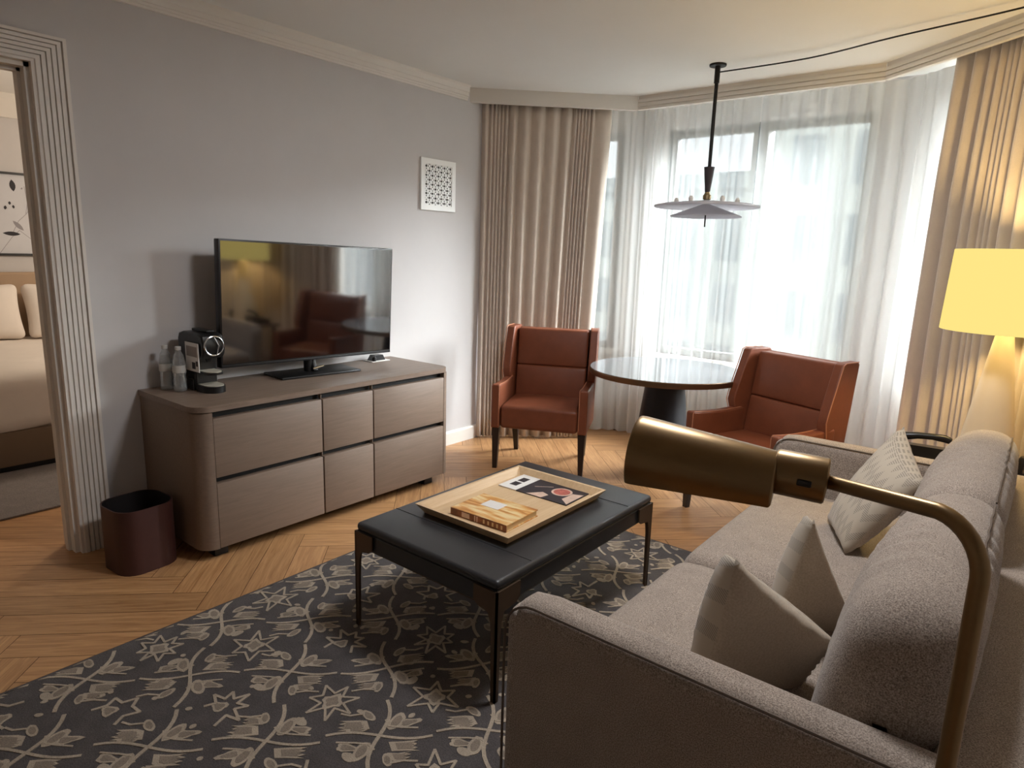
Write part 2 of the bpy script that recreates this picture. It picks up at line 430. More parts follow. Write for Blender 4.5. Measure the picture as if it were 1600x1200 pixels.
# ------------------------------------------------------------------ shell
def build_floor():
    mb = MB(); W = 0.15; n = 6; Lg = W * n; uvs = []
    c = math.sqrt(0.5)
    bm_v = []; faces = []; uv = []
    def plank(u0, v0, du, dv, horiz):
        g = 0.0012
        pts = [(u0 + g, v0 + g), (u0 + du - g, v0 + g), (u0 + du - g, v0 + dv - g), (u0 + g, v0 + dv - g)]
        xy = [(1.9 + (u + v) * c, 0.635 + (u - v) * c) for u, v in pts]
        cx = sum(p[0] for p in xy) / 4; cy = sum(p[1] for p in xy) / 4
        if not (-3.9 < cx < 4.9 and -2.1 < cy < 5.6): return
        xy = [(min(4.48, max(-3.7, x)), min(5.3, max(-1.75, y))) for x, y in xy]
        if cx > 4.4 or cx < -3.65 or cy > 5.25 or cy < -1.7: return
        o = len(bm_v); bm_v.extend([(x, y, 0.0) for x, y in xy]); faces.append((o, o + 3, o + 2, o + 1))
        loc = [(u - u0, v - v0) for u, v in pts]
        if not horiz: loc = [(b, a) for a, b in loc]
        uv.append([loc[0], loc[3], loc[2], loc[1]])
    for k in range(-80, 80):
        for m_ in range(-14, 14):
            plank(k * W + m_ * 2 * Lg, k * W, Lg, W, True)
            plank(Lg + k * W + m_ * 2 * Lg, (k + 1) * W - Lg, W, Lg, False)
    me = bpy.data.meshes.new('floor'); 
    nb = len(bm_v)
    # base slab under the boards
    base = [(-3.75, -1.75, -0.06), (4.5, -1.75, -0.06), (4.5, 5.3, -0.06), (-3.75, 5.3, -0.06),
            (-3.75, -1.75, -0.002), (4.5, -1.75, -0.002), (4.5, 5.3, -0.002), (-3.75, 5.3, -0.002)]
    bf = [(3, 2, 1, 0), (4, 5, 6, 7), (0, 1, 5, 4), (1, 2, 6, 5), (2, 3, 7, 6), (3, 0, 4, 7)]
    me.from_pydata(bm_v + base, [], faces + [tuple(nb + i for i in f) for f in bf])
    me.materials.append(M['floor']); me.materials.append(M['subfloor'])
    for p in me.polygons[len(faces):]: p.material_index = 1
    ul = me.uv_layers.new(name='grain')
    li = 0
    for fi, p in enumerate(me.polygons):
        for k, l in enumerate(p.loop_indices):
            ul.data[l].uv = uv[fi][k] if fi < len(uv) else (0, 0)
    o = bpy.data.objects.new('floor', me); COL.objects.link(o)
    return struct(o)
build_floor()

mb = MB(); mb.box(-3.75, 4.5, -1.75, 5.3, CEIL, CEIL + 0.1); struct(mb.build('ceiling', M['ceil']))

# left wall with the doorway to the bedroom (opening y 0.13 .. 1.05, z 0 .. 2.258)
DY0, DY1, DZ = 0.10, 1.05, 2.258
mb = MB()
mb.box(-0.13, 0, -1.7, DY0, 0, CEIL); mb.box(-0.13, 0, DY1, 4.45, 0, CEIL); mb.box(-0.13, 0, DY0, DY1, DZ, CEIL)
struct(mb.build('wall_left', M['wall'], smooth=False))

def wall_seg(name, P, Q, holes=(), th=0.14):
    """wall from P to Q (inner face), outward to the left of P->Q; holes = (s0, s1, z0, z1)"""
    P = Vector(P); Q = Vector(Q); d = (Q - P).normalized(); L = (Q - P).length
    nrm = Vector((-d.y, d.x))
    T = Matrix(((d.x, nrm.x, 0, P.x), (d.y, nrm.y, 0, P.y), (0, 0, 1, 0), (0, 0, 0, 1)))
    mb = MB(); s = -0.0
    for (a, b, z0, z1) in holes:
        mb.box(s, a, 0, th, 0, CEIL, T=T); mb.box(a, b, 0, th, 0, z0, T=T); mb.box(a, b, 0, th, z1, CEIL, T=T); s = b
    mb.box(s, L, 0, th, 0, CEIL, T=T)
    o = mb.build(name, M['wall'], smooth=False); struct(o)
    return T, L
TL, LL = wall_seg('wall_bay_left', WA, WB, [(0.10, 0.93, 0.72, 2.51)])
TC, LC = wall_seg('wall_bay_center', WB, WC, [(0.27, 1.77, 0.715, 2.51)])
TR, LR = wall_seg('wall_bay_right', WC, WD, [(0.19, 1.45, 0.745, 2.60)])
wall_seg('wall_right', (WD.x, WD.y), (WD.x, -1.7))
wall_seg('wall_back', (WD.x, -1.7), (-0.13, -1.7))
# bedroom shell
mb = MB(); mb.box(-3.75, -3.6, -1.7, 5.3, 0, CEIL); struct(mb.build('wall_bedroom_far', M['wall'], smooth=False))
mb = MB(); mb.box(-3.6, -0.13, -1.75, -1.62, 0, CEIL); struct(mb.build('wall_bedroom_near', M['wall'], smooth=False))
mb = MB(); mb.box(-3.6, -0.13, 4.3, 4.45, 0, CEIL); struct(mb.build('wall_bedroom_side', M['wall'], smooth=False))
# bedroom cornice
mb = MB(); mb.prism([(-3.6, 2.52), (-3.57, 2.52), (-3.47, 2.66), (-3.47, CEIL), (-3.6, CEIL)], -1.6, 4.3, 'y')
struct(mb.build('trim_1', M['white'], smooth=False))

# windows: frames, mullions and glass
def window(idx, T, s0, s1, z0, z1, mull=(), sill=0.10):
    w = bpy.data.objects.new('window_%d' % idx, None); COL.objects.link(w); struct(w)
    f = 0.055; d0, d1 = 0.05, 0.11
    mb = MB()
    mb.box(s0, s0 + f, d0, d1, z0, z1, T=T); mb.box(s1 - f, s1, d0, d1, z0, z1, T=T)
    mb.box(s0 + f, s1 - f, d0, d1, z0, z0 + f, T=T); mb.box(s0 + f, s1 - f, d0, d1, z1 - f, z1, T=T)
    mb.box(s0, s0 + 0.008, 0.002, 0.14, z0, z1, T=T); mb.box(s1 - 0.008, s1, 0.002, 0.14, z0, z1, T=T); mb.box(s0, s1, 0.002, 0.14, z1 - 0.008, z1, T=T)  # dark grey liners added over the reveals to dim their sunlit streaks
    for a, b in mull: mb.box(a, b, 0.0, d1 + 0.02, z0, z1, T=T)
    mb.build('frame', M['winframe'], w, smooth=False)
    cuts = [s0 + f] + [x for ab in mull for x in ab] + [s1 - f]
    for i in range(0, len(cuts), 2):
        g = MB(); g.box(cuts[i], cuts[i + 1], 0.075, 0.081, z0 + f, z1 - f, T=T)
        g.build('pane', M['glass'], w, smooth=False)
    g = MB(); g.box(s0 - 0.03, s1 + 0.03, -0.05, 0.05, z0 - 0.035, z0, T=T, bev=0.006)
    g.build('sill', M['white'], w)
    return w
window(1, TC, 0.27, 1.77, 0.715, 2.51, [(0.95, 1.06)])
window(2, TL, 0.10, 0.93, 0.72, 2.51)
window(3, TR, 0.19, 1.45, 0.745, 2.60)

# cornice on the left wall: stepped profile
def cornice_profile():
    return [(0.0, CRB), (0.016, CRB), (0.016, CRB + 0.012), (0.020, CRB + 0.014), (0.020, CRB + 0.026), (0.026, CRB + 0.029),
            (0.026, CRB + 0.052), (0.033, CRB + 0.056), (0.036, CEIL - 0.012), (0.05, CEIL), (0.0, CEIL)]
mb = MB(); mb.prism(cornice_profile(), -1.7, 3.80, 'y')
struct(mb.build('trim_2', M['white'], smooth=False))
# plain pelmet on the left bay, grooved pelmet on the centre and right bay
def pelmet(name, P, Q, grooved):
    P = Vector(P); Q = Vector(Q); d = (Q - P).normalized(); L = (Q - P).length; nrm = Vector((-d.y, d.x))
    T = Matrix(((d.x, nrm.x, 0, P.x), (d.y, nrm.y, 0, P.y), (0, 0, 1, 0), (0, 0, 0, 1)))
    if grooved:
        pr = [(0.03, CRB), (0.0, CRB), (0.0, CRB + 0.016), (0.008, CRB + 0.018), (0.008, CRB + 0.022), (0.0, CRB + 0.024), (0.0, CRB + 0.046),
              (0.008, CRB + 0.048), (0.008, CRB + 0.052), (0.0, CRB + 0.054), (0.0, CRB + 0.074), (0.008, CRB + 0.076), (0.004, CEIL), (0.03, CEIL)]
    else:
        pr = [(0.03, CRB - 0.002), (0.0, CRB - 0.002), (0.0, CEIL), (0.03, CEIL)]
    mb = MB(); mb.prism([(a, b) for a, b in pr], 0, L, 'x', T=T)
    return struct(mb.build(name, M['white'], smooth=False))
pelmet('trim_3', PA, PB, False); pelmet('trim_4', PB, PC, True); pelmet('trim_5', PC, PD, True)
# skirting boards
mb = MB(); mb.prism([(0, 0), (0.018, 0), (0.018, 0.095), (0.012, 0.108), (0, 0.11)], 1.19, 4.38, 'y')
struct(mb.build('baseboard_left', M['white'], smooth=False))
mb = MB(); mb.box(0, LC, -0.016, 0, 0, 0.11, T=TC); struct(mb.build('baseboard_bay', M['white'], smooth=False))

# door casing: fluted architrave + jamb lining
dr = bpy.data.objects.new('door_1', None); COL.objects.link(dr); struct(dr)
prof = []
w = DY1
steps = [(0.0, 0.030), (0.012, 0.030), (0.016, 0.036)]
for i in range(5):
    a = 0.018 + i * 0.021
    steps += [(a, 0.036), (a + 0.015, 0.036), (a + 0.017, 0.024), (a + 0.020, 0.024)]
steps += [(0.124, 0.040), (0.138, 0.040)]
mb = MB(); pts = [(0, w)] + [(x, w + d) for d, x in steps] + [(0, w + 0.138)]
mb.prism(pts, 0, DZ + 0.0, 'z')
# mitred head piece and the top of the upright
head = [(0, DZ)] + [(x, DZ + d * 0.86) for d, x in steps] + [(0, DZ + 0.119)]
V = []; n = len(head)
for (x, z), (xx, yy) in zip(head, pts): V.append((x, yy, z))
top = len(mb.v)
mb.v += [(x, y, DZ) for x, y in pts]; up = len(mb.v); mb.v += V
for i in range(n):
    j = (i + 1) % n; mb.f.append((top + i, top + j, up + j, up + i)); mb.mi.append(0)
mb.build('casing', M['white'], dr, smooth=False)
mb = MB()
V2 = [(x, DY0 - (yy - DY1), z) for (x, z), (xx, yy) in zip(head, pts)]
mb.v += V; mb.v += V2
for i in range(n):
    j = (i + 1) % n; mb.f.append((i, j, n + j, n + i)); mb.mi.append(0)
mb.build('casing_head', M['white'], dr, smooth=False)
mb = MB(); pts2 = [(x, DY0 - (y - DY1)) for x, y in pts]; mb.prism(list(reversed(pts2)), 0, DZ, 'z'); mb.build('casing', M['white'], dr, smooth=False)
mb = MB()
mb.box(-0.15, 0.0, DY1 - 0.02, DY1 + 0.001, 0, DZ); mb.box(-0.15, 0.0, DY0, DY0 + 0.02, 0, DZ); mb.box(-0.15, 0.0, DY0, DY1, DZ - 0.02, DZ + 0.001)
mb.box(-0.09, -0.05, DY1 - 0.034, DY1 - 0.02, 0, DZ - 0.02); mb.box(-0.09, -0.05, DY0, DY1, DZ - 0.034, DZ - 0.02)
mb.build('jamb', M['white'], dr, smooth=False)

# ------------------------------------------------------------------ curtains
def curtain(name, path, z0, z1, folds, amp, mats, rows=14, drift=None, seed=1, thick=0.0, per=10, squeeze=None):
    """path: list of 2D points; folds: list of relative fold widths; amp: fold depth"""
    rr = random.Random(seed)
    P = [Vector(p) for p in path]; ds = [0]
    for a, b in zip(P, P[1:]): ds.append(ds[-1] + (b - a).length)
    Ltot = ds[-1]
    def at(s):
        s = max(0, min(Ltot, s))
        for i in range(len(P) - 1):
            if s <= ds[i + 1] + 1e-9:
                t = (s - ds[i]) / (ds[i + 1] - ds[i]); p = P[i].lerp(P[i + 1], t); d = (P[i + 1] - P[i]).normalized(); return p, d
        return P[-1], (P[-1] - P[-2]).normalized()
    tot = sum(folds); cols = []
    acc = 0
    for i, f in enumerate(folds):
        for k in range(per):
            u = (acc + f * k / per) / tot; ph = k / per
            cols.append((u, ph, f / tot * Ltot, rr_amp(i, rr)))
        acc += f
    cols.append((1.0, 0.0, folds[-1] / tot * Ltot, 1))
    V = []; F = []; nc = len(cols)
    ph2 = [rr.uniform(0, 6.28) for _ in range(4)]
    for r in range(rows + 1):
        v = r / rows; z = z1 + (z0 - z1) * v
        for (u, ph, fw, am) in cols:
            uu = u
            if squeeze: uu = squeeze(u, v)
            uu += 0.006 * math.sin(v * 3.1 + u * 11 + ph2[0]) * v
            p, d = at(uu * Ltot); nrm = Vector((-d.y, d.x))
            a = amp * am * (0.55 + 0.45 * min(1, v * 4)) * min(1.3, fw / 0.07)
            # rounded pleat: broad front, narrow back
            w_ = 0.5 - 0.5 * math.cos(2 * PI * ph)
            w_ = w_ ** 0.7
            off = a * (w_ - 0.5) + 0.006 * math.sin(u * 9 + v * 5 + ph2[1])
            q = p - nrm * off
            V.append((q.x, q.y, z))
    for r in range(rows):
        for k in range(nc - 1):
            F.append((r * nc + k, r * nc + k + 1, (r + 1) * nc + k + 1, (r + 1) * nc + k))
    mb = MB(); mb.add(V, F); o = mb.build(name, mats, angle=180)
    if thick:
        sm = o.modifiers.new('thickness', 'SOLIDIFY'); sm.thickness = thick; sm.offset = 0
    return o
def rr_amp(i, r):
    if i not in AMPC: AMPC[i] = r.uniform(0.75, 1.2)
    return AMPC[i]

AMPC = {}
off = 0.075
n45 = Vector((-1, 1)).normalized(); d45 = Vector((1, 1)).normalized()
LA = PA + n45 * off + d45 * 0.10; LB = Vector((0.80, 4.715 - 0.12)) + n45 * off
fl = [1.3, .7, .6, .6, .6, .7, 1.7, 2.3, 2.4, 2.5, 2.2, .6, .55, .6, .55, .6, .7, 3.0]
AMPC = dict(zip(range(18), [.8, 1, 1, 1, 1, 1.1, .75, .62, .6, .6, .7, 1.2, 1.2, 1.2, 1.2, 1.2, 1.1, .35]))
o = curtain('drape', [LA, LB], 0.015, CRB + 0.06, fl, 0.075, M['drape'], seed=3, thick=0.003,
            squeeze=lambda u, v: u * (1 - 0.085 * max(0, v - 0.05)))
tag(o, 'taupe pleated drape hanging between the wall vent and the bay window', 'curtain', 'floor length taupe drapes')
AMPC = {}
offr = 0.075
RA = PC + RD * 0.415 + RN * offr; RB = PC + RD * 2.05 + RN * offr
fr = [2.2, 1.7, 1.2, .8, .6, .6, .7, 1.4, 1.6, .9, .7, 1.0, 1.3, 1.2, 1.0, .9, 1.1, 1.3, 1.0, 1.2, 1.1, 1.0, 1.3, 1.0, 1.2]
o = curtain('drape', [RA, RB], 0.015, CRB + 0.06, fr, 0.08, M['drape'], seed=9, thick=0.003)
tag(o, 'taupe pleated drape lit yellow, hanging behind the glowing table lamp', 'curtain', 'floor length taupe drapes')

# sheers: arc the corners a little
def corner(P, a, b, r=0.10, n=5):
    P = Vector(P); a = (Vector(a) - P).normalized() * r + P; b = (Vector(b) - P).normalized() * r + P
    return [(1 - t) ** 2 * a + 2 * t * (1 - t) * P + t * t * b for t in [i / n for i in range(n + 1)]]
S0 = Vector((0.14, 4.38)); S1 = Vector((0.745, 4.985)); S2 = Vector((1.76, 4.985))
S3 = Vector((1.763, 4.985)); S4 = Vector((2.685, 4.985)); S5 = S4 + RD * 1.0
AMPC = {}
r2 = random.Random(21)
fs = [r2.uniform(0.7, 1.35) for _ in range(19)]
o = curtain('sheer_curtain', [S0] + corner(S1, S0, S2) + [S2], 0.012, CRB + 0.05, fs, 0.036, M['sheer'], seed=5, rows=12)
tag(o, 'white sheer curtain over the left half of the bay, behind the pendant lamp', 'curtain', 'white sheer curtains')
AMPC = {}
fs = [r2.uniform(0.8, 1.5) for _ in range(17)]
o = curtain('sheer_curtain', [S3] + corner(S4, S3, S5) + [S5], 0.012, CRB + 0.05, fs, 0.036, M['sheer'], seed=6, rows=12)
tag(o, 'white sheer curtain behind the leather chair beside the sofa', 'curtain', 'white sheer curtains')

# ------------------------------------------------------------------ credenza
def credenza():
    X1, Y0, Y1, Z0, ZT = 0.60, 1.376, 3.052, 0.062, 0.775
    t = thing('credenza', 'long grey-brown wooden credenza with six drawer fronts under the television', 'cabinet', (0, Y0, 0))
    L = Y1 - Y0
    def plan(ins=0.0, r=0.085):
        pts = [(0.004, ins), ]
        r = r - ins
        cx, cy = X1 - ins - r, ins + r
        for i in range(9):
            a = -PI / 2 + PI / 2 * i / 8; pts.append((cx + r * math.cos(a), cy + r * math.sin(a)))
        cy = L - ins - r
        for i in range(9):
            a = PI / 2 * i / 8; pts.append((cx + r * math.cos(a), cy + r * math.sin(a)))
        pts.append((0.004, L - ins))
        return pts
    mb = MB(); mb.prism(plan(), ZT - 0.028, ZT); mb.build('top', M['credtop'], t)
    # case: rounded end posts, back body recessed behind the drawer fronts
    fy0, fy1 = 0.078, L - 0.06
    xin = X1 - 0.045
    mb = MB()
    mb.prism([(0.004, 0.006)] + [(X1 - 0.085 + 0.079 * math.cos(a), 0.085 + 0.079 * math.sin(a)) for a in [-PI / 2 + PI / 2 * i / 8 for i in range(9)]]
             + [(X1 - 0.006, fy0 + 0.004), (xin, fy0 + 0.004), (0.004, fy0 + 0.004)], Z0, ZT - 0.032)
    mb.build('side_panel', M['cred'], t); mb = MB()
    mb.prism([(0.004, fy1), (xin, fy1), (X1 - 0.006, fy1)] + [(X1 - 0.06 + 0.054 * math.cos(a), L - 0.06 + 0.054 * math.sin(a)) for a in [PI / 2 * i / 8 for i in range(9)]]
             + [(0.004, L - 0.006)], Z0, ZT - 0.032)
    mb.build('side_panel', M['cred'], t)
    mb = MB(); mb.box(0.004, xin, fy0 + 0.004, fy1, Z0, ZT - 0.029); mb.build('carcass', M['blackgap'], t, smooth=False)
    cols = [(fy0 + 0.008, 0.684), (0.692, 1.032), (1.040, fy1 - 0.004)]
    rowz = [(Z0 + 0.002, 0.392), (0.422, ZT - 0.062)]
    for a, b in cols:
        for z0, z1 in rowz:
            mb = MB(); mb.box(xin, X1 - 0.004, a, b, z0, z1, bev=0.003); mb.build('drawer_front', M['cred'], t)
    for b in (0.686, 1.034):
        for z in (0.396, ZT - 0.058):
            mb = MB(); mb.box(xin + 0.005, X1 - 0.016, b, b + 0.004, z, z + 0.026); mb.build('divider', M['cred'], t, smooth=False)
    for (x, y) in ((0.50, 0.12), (0.50, L - 0.14), (0.08, 0.12), (0.08, L - 0.14)):
        mb = MB(); mb.box(x - 0.035, x + 0.035, y - 0.035, y + 0.035, 0, Z0 + 0.001, bev=0.003); mb.build('foot', M['black'], t)
credenza()
ZC = 0.775

# ------------------------------------------------------------------ television
def tv():
    t = thing('television', 'large flat black television standing on the wooden credenza', 'television', (0.19, 2.292, ZC), 0)
    w, z0, z1 = 0.58, 0.083, 0.757
    # local: x towards viewer, y along the wall
    P = []
    mb = MB(); mb.box(-0.03, 0.018, -w, w, z0, z1, bev=0.006); P.append(mb.build('housing', M['bezel'], t))
    mb = MB(); mb.box(0.016, 0.0195, -w + 0.010, w - 0.010, z0 + 0.022, z1 - 0.010); P.append(mb.build('screen', M['screen'], t, smooth=False))
    mb = MB(); mb.box(0.0175, 0.021, -w + 0.004, w - 0.004, z0 + 0.002, z0 + 0.016, bev=0.001); P.append(mb.build('bottom_strip', M['blackm'], t))
    for o in P: o.rotation_euler = (math.radians(-1.3), math.radians(1.2), 0)
    mb = MB(); mb.box(-0.12, 0.12, -0.255, 0.255, 0.0005, 0.014, bev=0.005, T=Matrix.Rotation(math.radians(-6), 4, 'Z')); mb.build('stand_base', M['black'], t)
    mb = MB(); mb.tube([(-0.02, -0.02, 0.012), (-0.02, -0.02, 0.20)], 0.028, 14); mb.tube([(0.02, 0.0, 0.014), (0.0, 0.0, 0.05), (-0.01, 0, 0.10)], 0.018, 12)
    mb.build('stand_neck', M['black'], t)
    mb = MB(); mb.tube([(0.026, -0.02, 0.03), (0.03, 0.05, 0.042)], 0.007, 8); mb.build('cable_clip', M['chrome'], t)
tv()
t = thing('card_stand', 'small black stand on a white card beneath the right edge of the television', 'stand', (0.085, 2.86, ZC))
mb = MB(); mb.box(-0.05, 0.05, -0.075, 0.075, 0, 0.004, bev=0.001); mb.build('base_card', M['paper'], t)
mb = MB(); mb.prism([(-0.055, 0.004), (0.055, 0.004), (0.035, 0.04), (-0.03, 0.04)], -0.03, 0.025, 'x'); mb.build('holder', M['black'], t)
mb = MB(); mb.lathe([(0.013, 0.004), (0.016, 0.02), (0.010, 0.034)], 14, (0.03, -0.045)); mb.build('knob', M['blackm'], t)

# ------------------------------------------------------------------ coffee machine
def coffee():
    t = thing('coffee_machine', 'compact black capsule coffee machine with chrome ring at the end of the credenza', 'coffee maker', (0.06, 1.625, ZC))
    hw = 0.058
    # side silhouette (x depth, z)
    mb = MB()
    sil = [(0.0, 0.006), (0.17, 0.006), (0.17, 0.11), (0.175, 0.165), (0.245, 0.175), (0.262, 0.20), (0.265, 0.25), (0.252, 0.285), (0.21, 0.300), (0.06, 0.300), (0.015, 0.288), (0.0, 0.26)]
    mb.prism(sil, -hw, hw, 'y'); b = mb.build('body', M['black'], t, angle=40)
    bv = b.modifiers.new('bevel', 'BEVEL'); bv.width = 0.008; bv.segments = 3; bv.limit_method = 'ANGLE'; bv.angle_limit = 0.9
    mb = MB(); R = Matrix.Translation((0.264, 0.0, 0.238)) @ Matrix.Rotation(PI / 2, 4, 'Y')
    mb.tube([(0.048 * math.cos(a), 0.048 * math.sin(a), 0) for a in [2 * PI * i / 32 for i in range(33)]], 0.0045, 8, T=R)
    mb.tube([(-0.046, 0.0, 0.004), (0.0, 0.02, 0.008), (0.046, 0.01, 0.004)], 0.0035, 8, T=R)
    mb.build('ring_handle', M['chrome'], t)
    mb = MB(); mb.box(0.06, 0.22, -0.012, 0.03, 0.299, 0.312, bev=0.005); mb.build('lever', M['blackm'], t)
    def tray(z0, z1, name, r):
        mb = MB(); pts = [(0.165, -r)] + [(0.235 + r * math.cos(a) * 1.1, r * math.sin(a)) for a in [-PI / 2 + PI * i / 16 for i in range(17)]] + [(0.165, r)]
        mb.prism(pts, z0, z1, 'z'); o = mb.build(name, M['black'], t)
        mb = MB(); pts = [(0.172, -r * .86)] + [(0.235 + r * .9 * math.cos(a) * 1.1, r * .86 * math.sin(a)) for a in [-PI / 2 + PI * i / 16 for i in range(17)]] + [(0.172, r * .86)]
        mb.prism(pts, z1, z1 + 0.003, 'z'); mb.build('grate', M['steel'], o)
    tray(0.092, 0.104, 'cup_shelf', 0.048); tray(0.0, 0.034, 'drip_tray', 0.056)
    mb = MB(); mb.tube([(0.20, 0, 0.176), (0.20, 0, 0.150)], [0.02, 0.012], 14); mb.build('spout', M['blackm'], t)
    mb = MB(); mb.box(0.0, 0.16, -hw - 0.006, -hw, 0.0, 0.06, bev=0.003); mb.build('water_tank', M['black'], t)
    # information card on the flank
    mb = MB(); y = -hw - 0.0105
    mb.box(0.10, 0.235, y, y + 0.0035, 0.105, 0.25)
    mb.box(0.112, 0.222, y - 0.0006, y, 0.180, 0.232, m=1)
    mb.box(0.165, 0.200, y - 0.0006, y, 0.118, 0.152, m=2); mb.box(0.205, 0.225, y - 0.0006, y, 0.134, 0.160, m=2)
    mb.build('information_card', [M['paper'], M['greypaper'], M['darkpaper']], t, smooth=False)
coffee()

def bottle(x, y, label):
    t = thing('water_bottle', label, 'bottle', (x, y, ZC), 0, 'clear water bottles by the coffee machine')
    mb = MB(); r = 0.031
    pr = [(0.024, 0.0), (r - 0.002, 0.004), (r, 0.02), (r - 0.003, 0.045), (r, 0.06), (r - 0.002, 0.085), (r, 0.095), (r, 0.14), (r - 0.002, 0.155), (0.024, 0.185), (0.014, 0.203), (0.0125, 0.215)]
    mb.lathe(pr, 28); mb.build('body', M['bottle'], t)
    mb = MB(); mb.lathe([(r - 0.004, 0.006), (r - 0.005, 0.15), (0.02, 0.176)], 24); mb.build('water', M['water'], t)
    mb = MB(); mb.lathe([(r + 0.0008, 0.098), (r + 0.0008, 0.136)], 28, cap=False); mb.build('label_band', M['label'], t)
    mb = MB(); mb.lathe([(0.0145, 0.212), (0.0145, 0.228), (0.013, 0.230)], 20); mb.build('cap', M['label'], t)
bottle(0.09, 1.485, 'clear water bottle nearer the wall, partly behind the other bottle')
bottle(0.178, 1.512, 'clear water bottle in front, next to the coffee machine')

# ------------------------------------------------------------------ waste bin
def bin_():
    t = thing('waste_bin', 'dark oxblood leather waste bin with rounded corners beside the credenza', 'waste bin', (0.325, 1.205, 0), math.radians(4))
    def ring(h, r):
        out = []
        for cx, cy, a0 in ((h - r, h - r, 0), (-h + r, h - r, 90), (-h + r, -h + r, 180), (h - r, -h + r, 270)):
            for i in range(7):
                a = math.radians(a0 + 90 * i / 6); out.append((cx + r * math.cos(a), cy + r * math.sin(a)))
        return out
    A = ring(0.134, 0.085); B = ring(0.128, 0.080); n = len(A)
    mb = MB(); mb.prism(A, 0, 0.012)
    V = [(x, y, 0.012) for x, y in A] + [(x, y, 0.31) for x, y in A] + [(x, y, 0.31) for x, y in B]
    F = [(i, (i + 1) % n, n + (i + 1) % n, n + i) for i in range(n)] + [(n + i, n + (i + 1) % n, 2 * n + (i + 1) % n, 2 * n + i) for i in range(n)]
    mb.add(V, F); mb.build('shell', M['binl'], t)
    V = [(x, y, 0.31) for x, y in B] + [(x, y, 0.02) for x, y in B]
    mb = MB(); mb.add(V, [(i, (i + 1) % n, n + (i + 1) % n, n + i) for i in range(n)] + [tuple(range(n, 2 * n))]); mb.build('lining', M['bini'], t)
bin_()

# ------------------------------------------------------------------ wall vent
def vent():
    y0, y1, z0, z1 = 3.334, 3.680, 1.797, 2.152
    t = thing('wall_vent', 'white perforated air vent high on the wall left of the drape', 'vent', (0, y0, z0))
    W, H = y1 - y0, z1 - z0; fr = 0.038
    mb = MB()
    mb.box(0.001, 0.016, 0, W, 0, fr); mb.box(0.001, 0.016, 0, W, H - fr, H); mb.box(0.001, 0.016, 0, fr, fr, H - fr); mb.box(0.001, 0.016, W - fr, W, fr, H - fr)
    mb.build('frame', M['grille'], t, smooth=False)
    mb = MB(); mb.box(0.001, 0.004, fr, W - fr, fr, H - fr); mb.build('duct', M['dark'], t, smooth=False)
    nx, nz = 9, 9; cw, ch = (W - 2 * fr) / nx, (H - 2 * fr) / nz
    mb = MB()
    for i in range(nx):
        for k in range(nz):
            a, b = fr + (i + 0.5) * cw, fr + (k + 0.5) * ch
            big = (i + k) % 2 == 0
            q = 0.40 if big else 0.0
            o8 = [(-1, -1), (0, -1), (1, -1), (1, 0), (1, 1), (0, 1), (-1, 1), (-1, 0)]
            if big:
                outer = [(0.012, a + u * cw / 2, b + v * ch / 2) for u, v in o8]
                inn = [(0.012, a + u * cw / 2 * (0.74 if u * v == 0 else 0.42), b + v * ch / 2 * (0.74 if u * v == 0 else 0.42)) for u, v in o8]
                inb = [(0.005, y, z) for _, y, z in inn]
                mb.add(outer + inn + inb, [(j, (j + 1) % 8, 8 + (j + 1) % 8, 8 + j) for j in range(8)] + [(8 + j, 8 + (j + 1) % 8, 16 + (j + 1) % 8, 16 + j) for j in range(8)])
            else:
                # four small slits around a solid centre
                outer = [(0.012, a + u * cw / 2, b + v * ch / 2) for u, v in o8]
                ce = []
                for (u, v) in ((-1, -1), (1, -1), (1, 1), (-1, 1)):
                    ce.append((u, v))
                # diagonal cross of bars
                for s_ in (1, -1):
                    p = 0.22
                    mb.add([(0.012, a - cw / 2, b - s_ * (ch / 2 - ch * p)), (0.012, a - cw / 2, b - s_ * ch / 2), (0.012, a - cw / 2 + cw * p, b - s_ * ch / 2),
                            (0.012, a + cw / 2, b + s_ * (ch / 2 - ch * p)), (0.012, a + cw / 2, b + s_ * ch / 2), (0.012, a + cw / 2 - cw * p, b + s_ * ch / 2)],
                           [(0, 1, 2, 3, 4, 5)] if s_ > 0 else [(5, 4, 3, 2, 1, 0)])
                mb.add([(0.0122, a - cw * .2, b), (0.0122, a, b - ch * .2), (0.0122, a + cw * .2, b), (0.0122, a, b + ch * .2)], [(0, 1, 2, 3)])
    mb.build('grille', M['grille'], t, smooth=False)
vent()

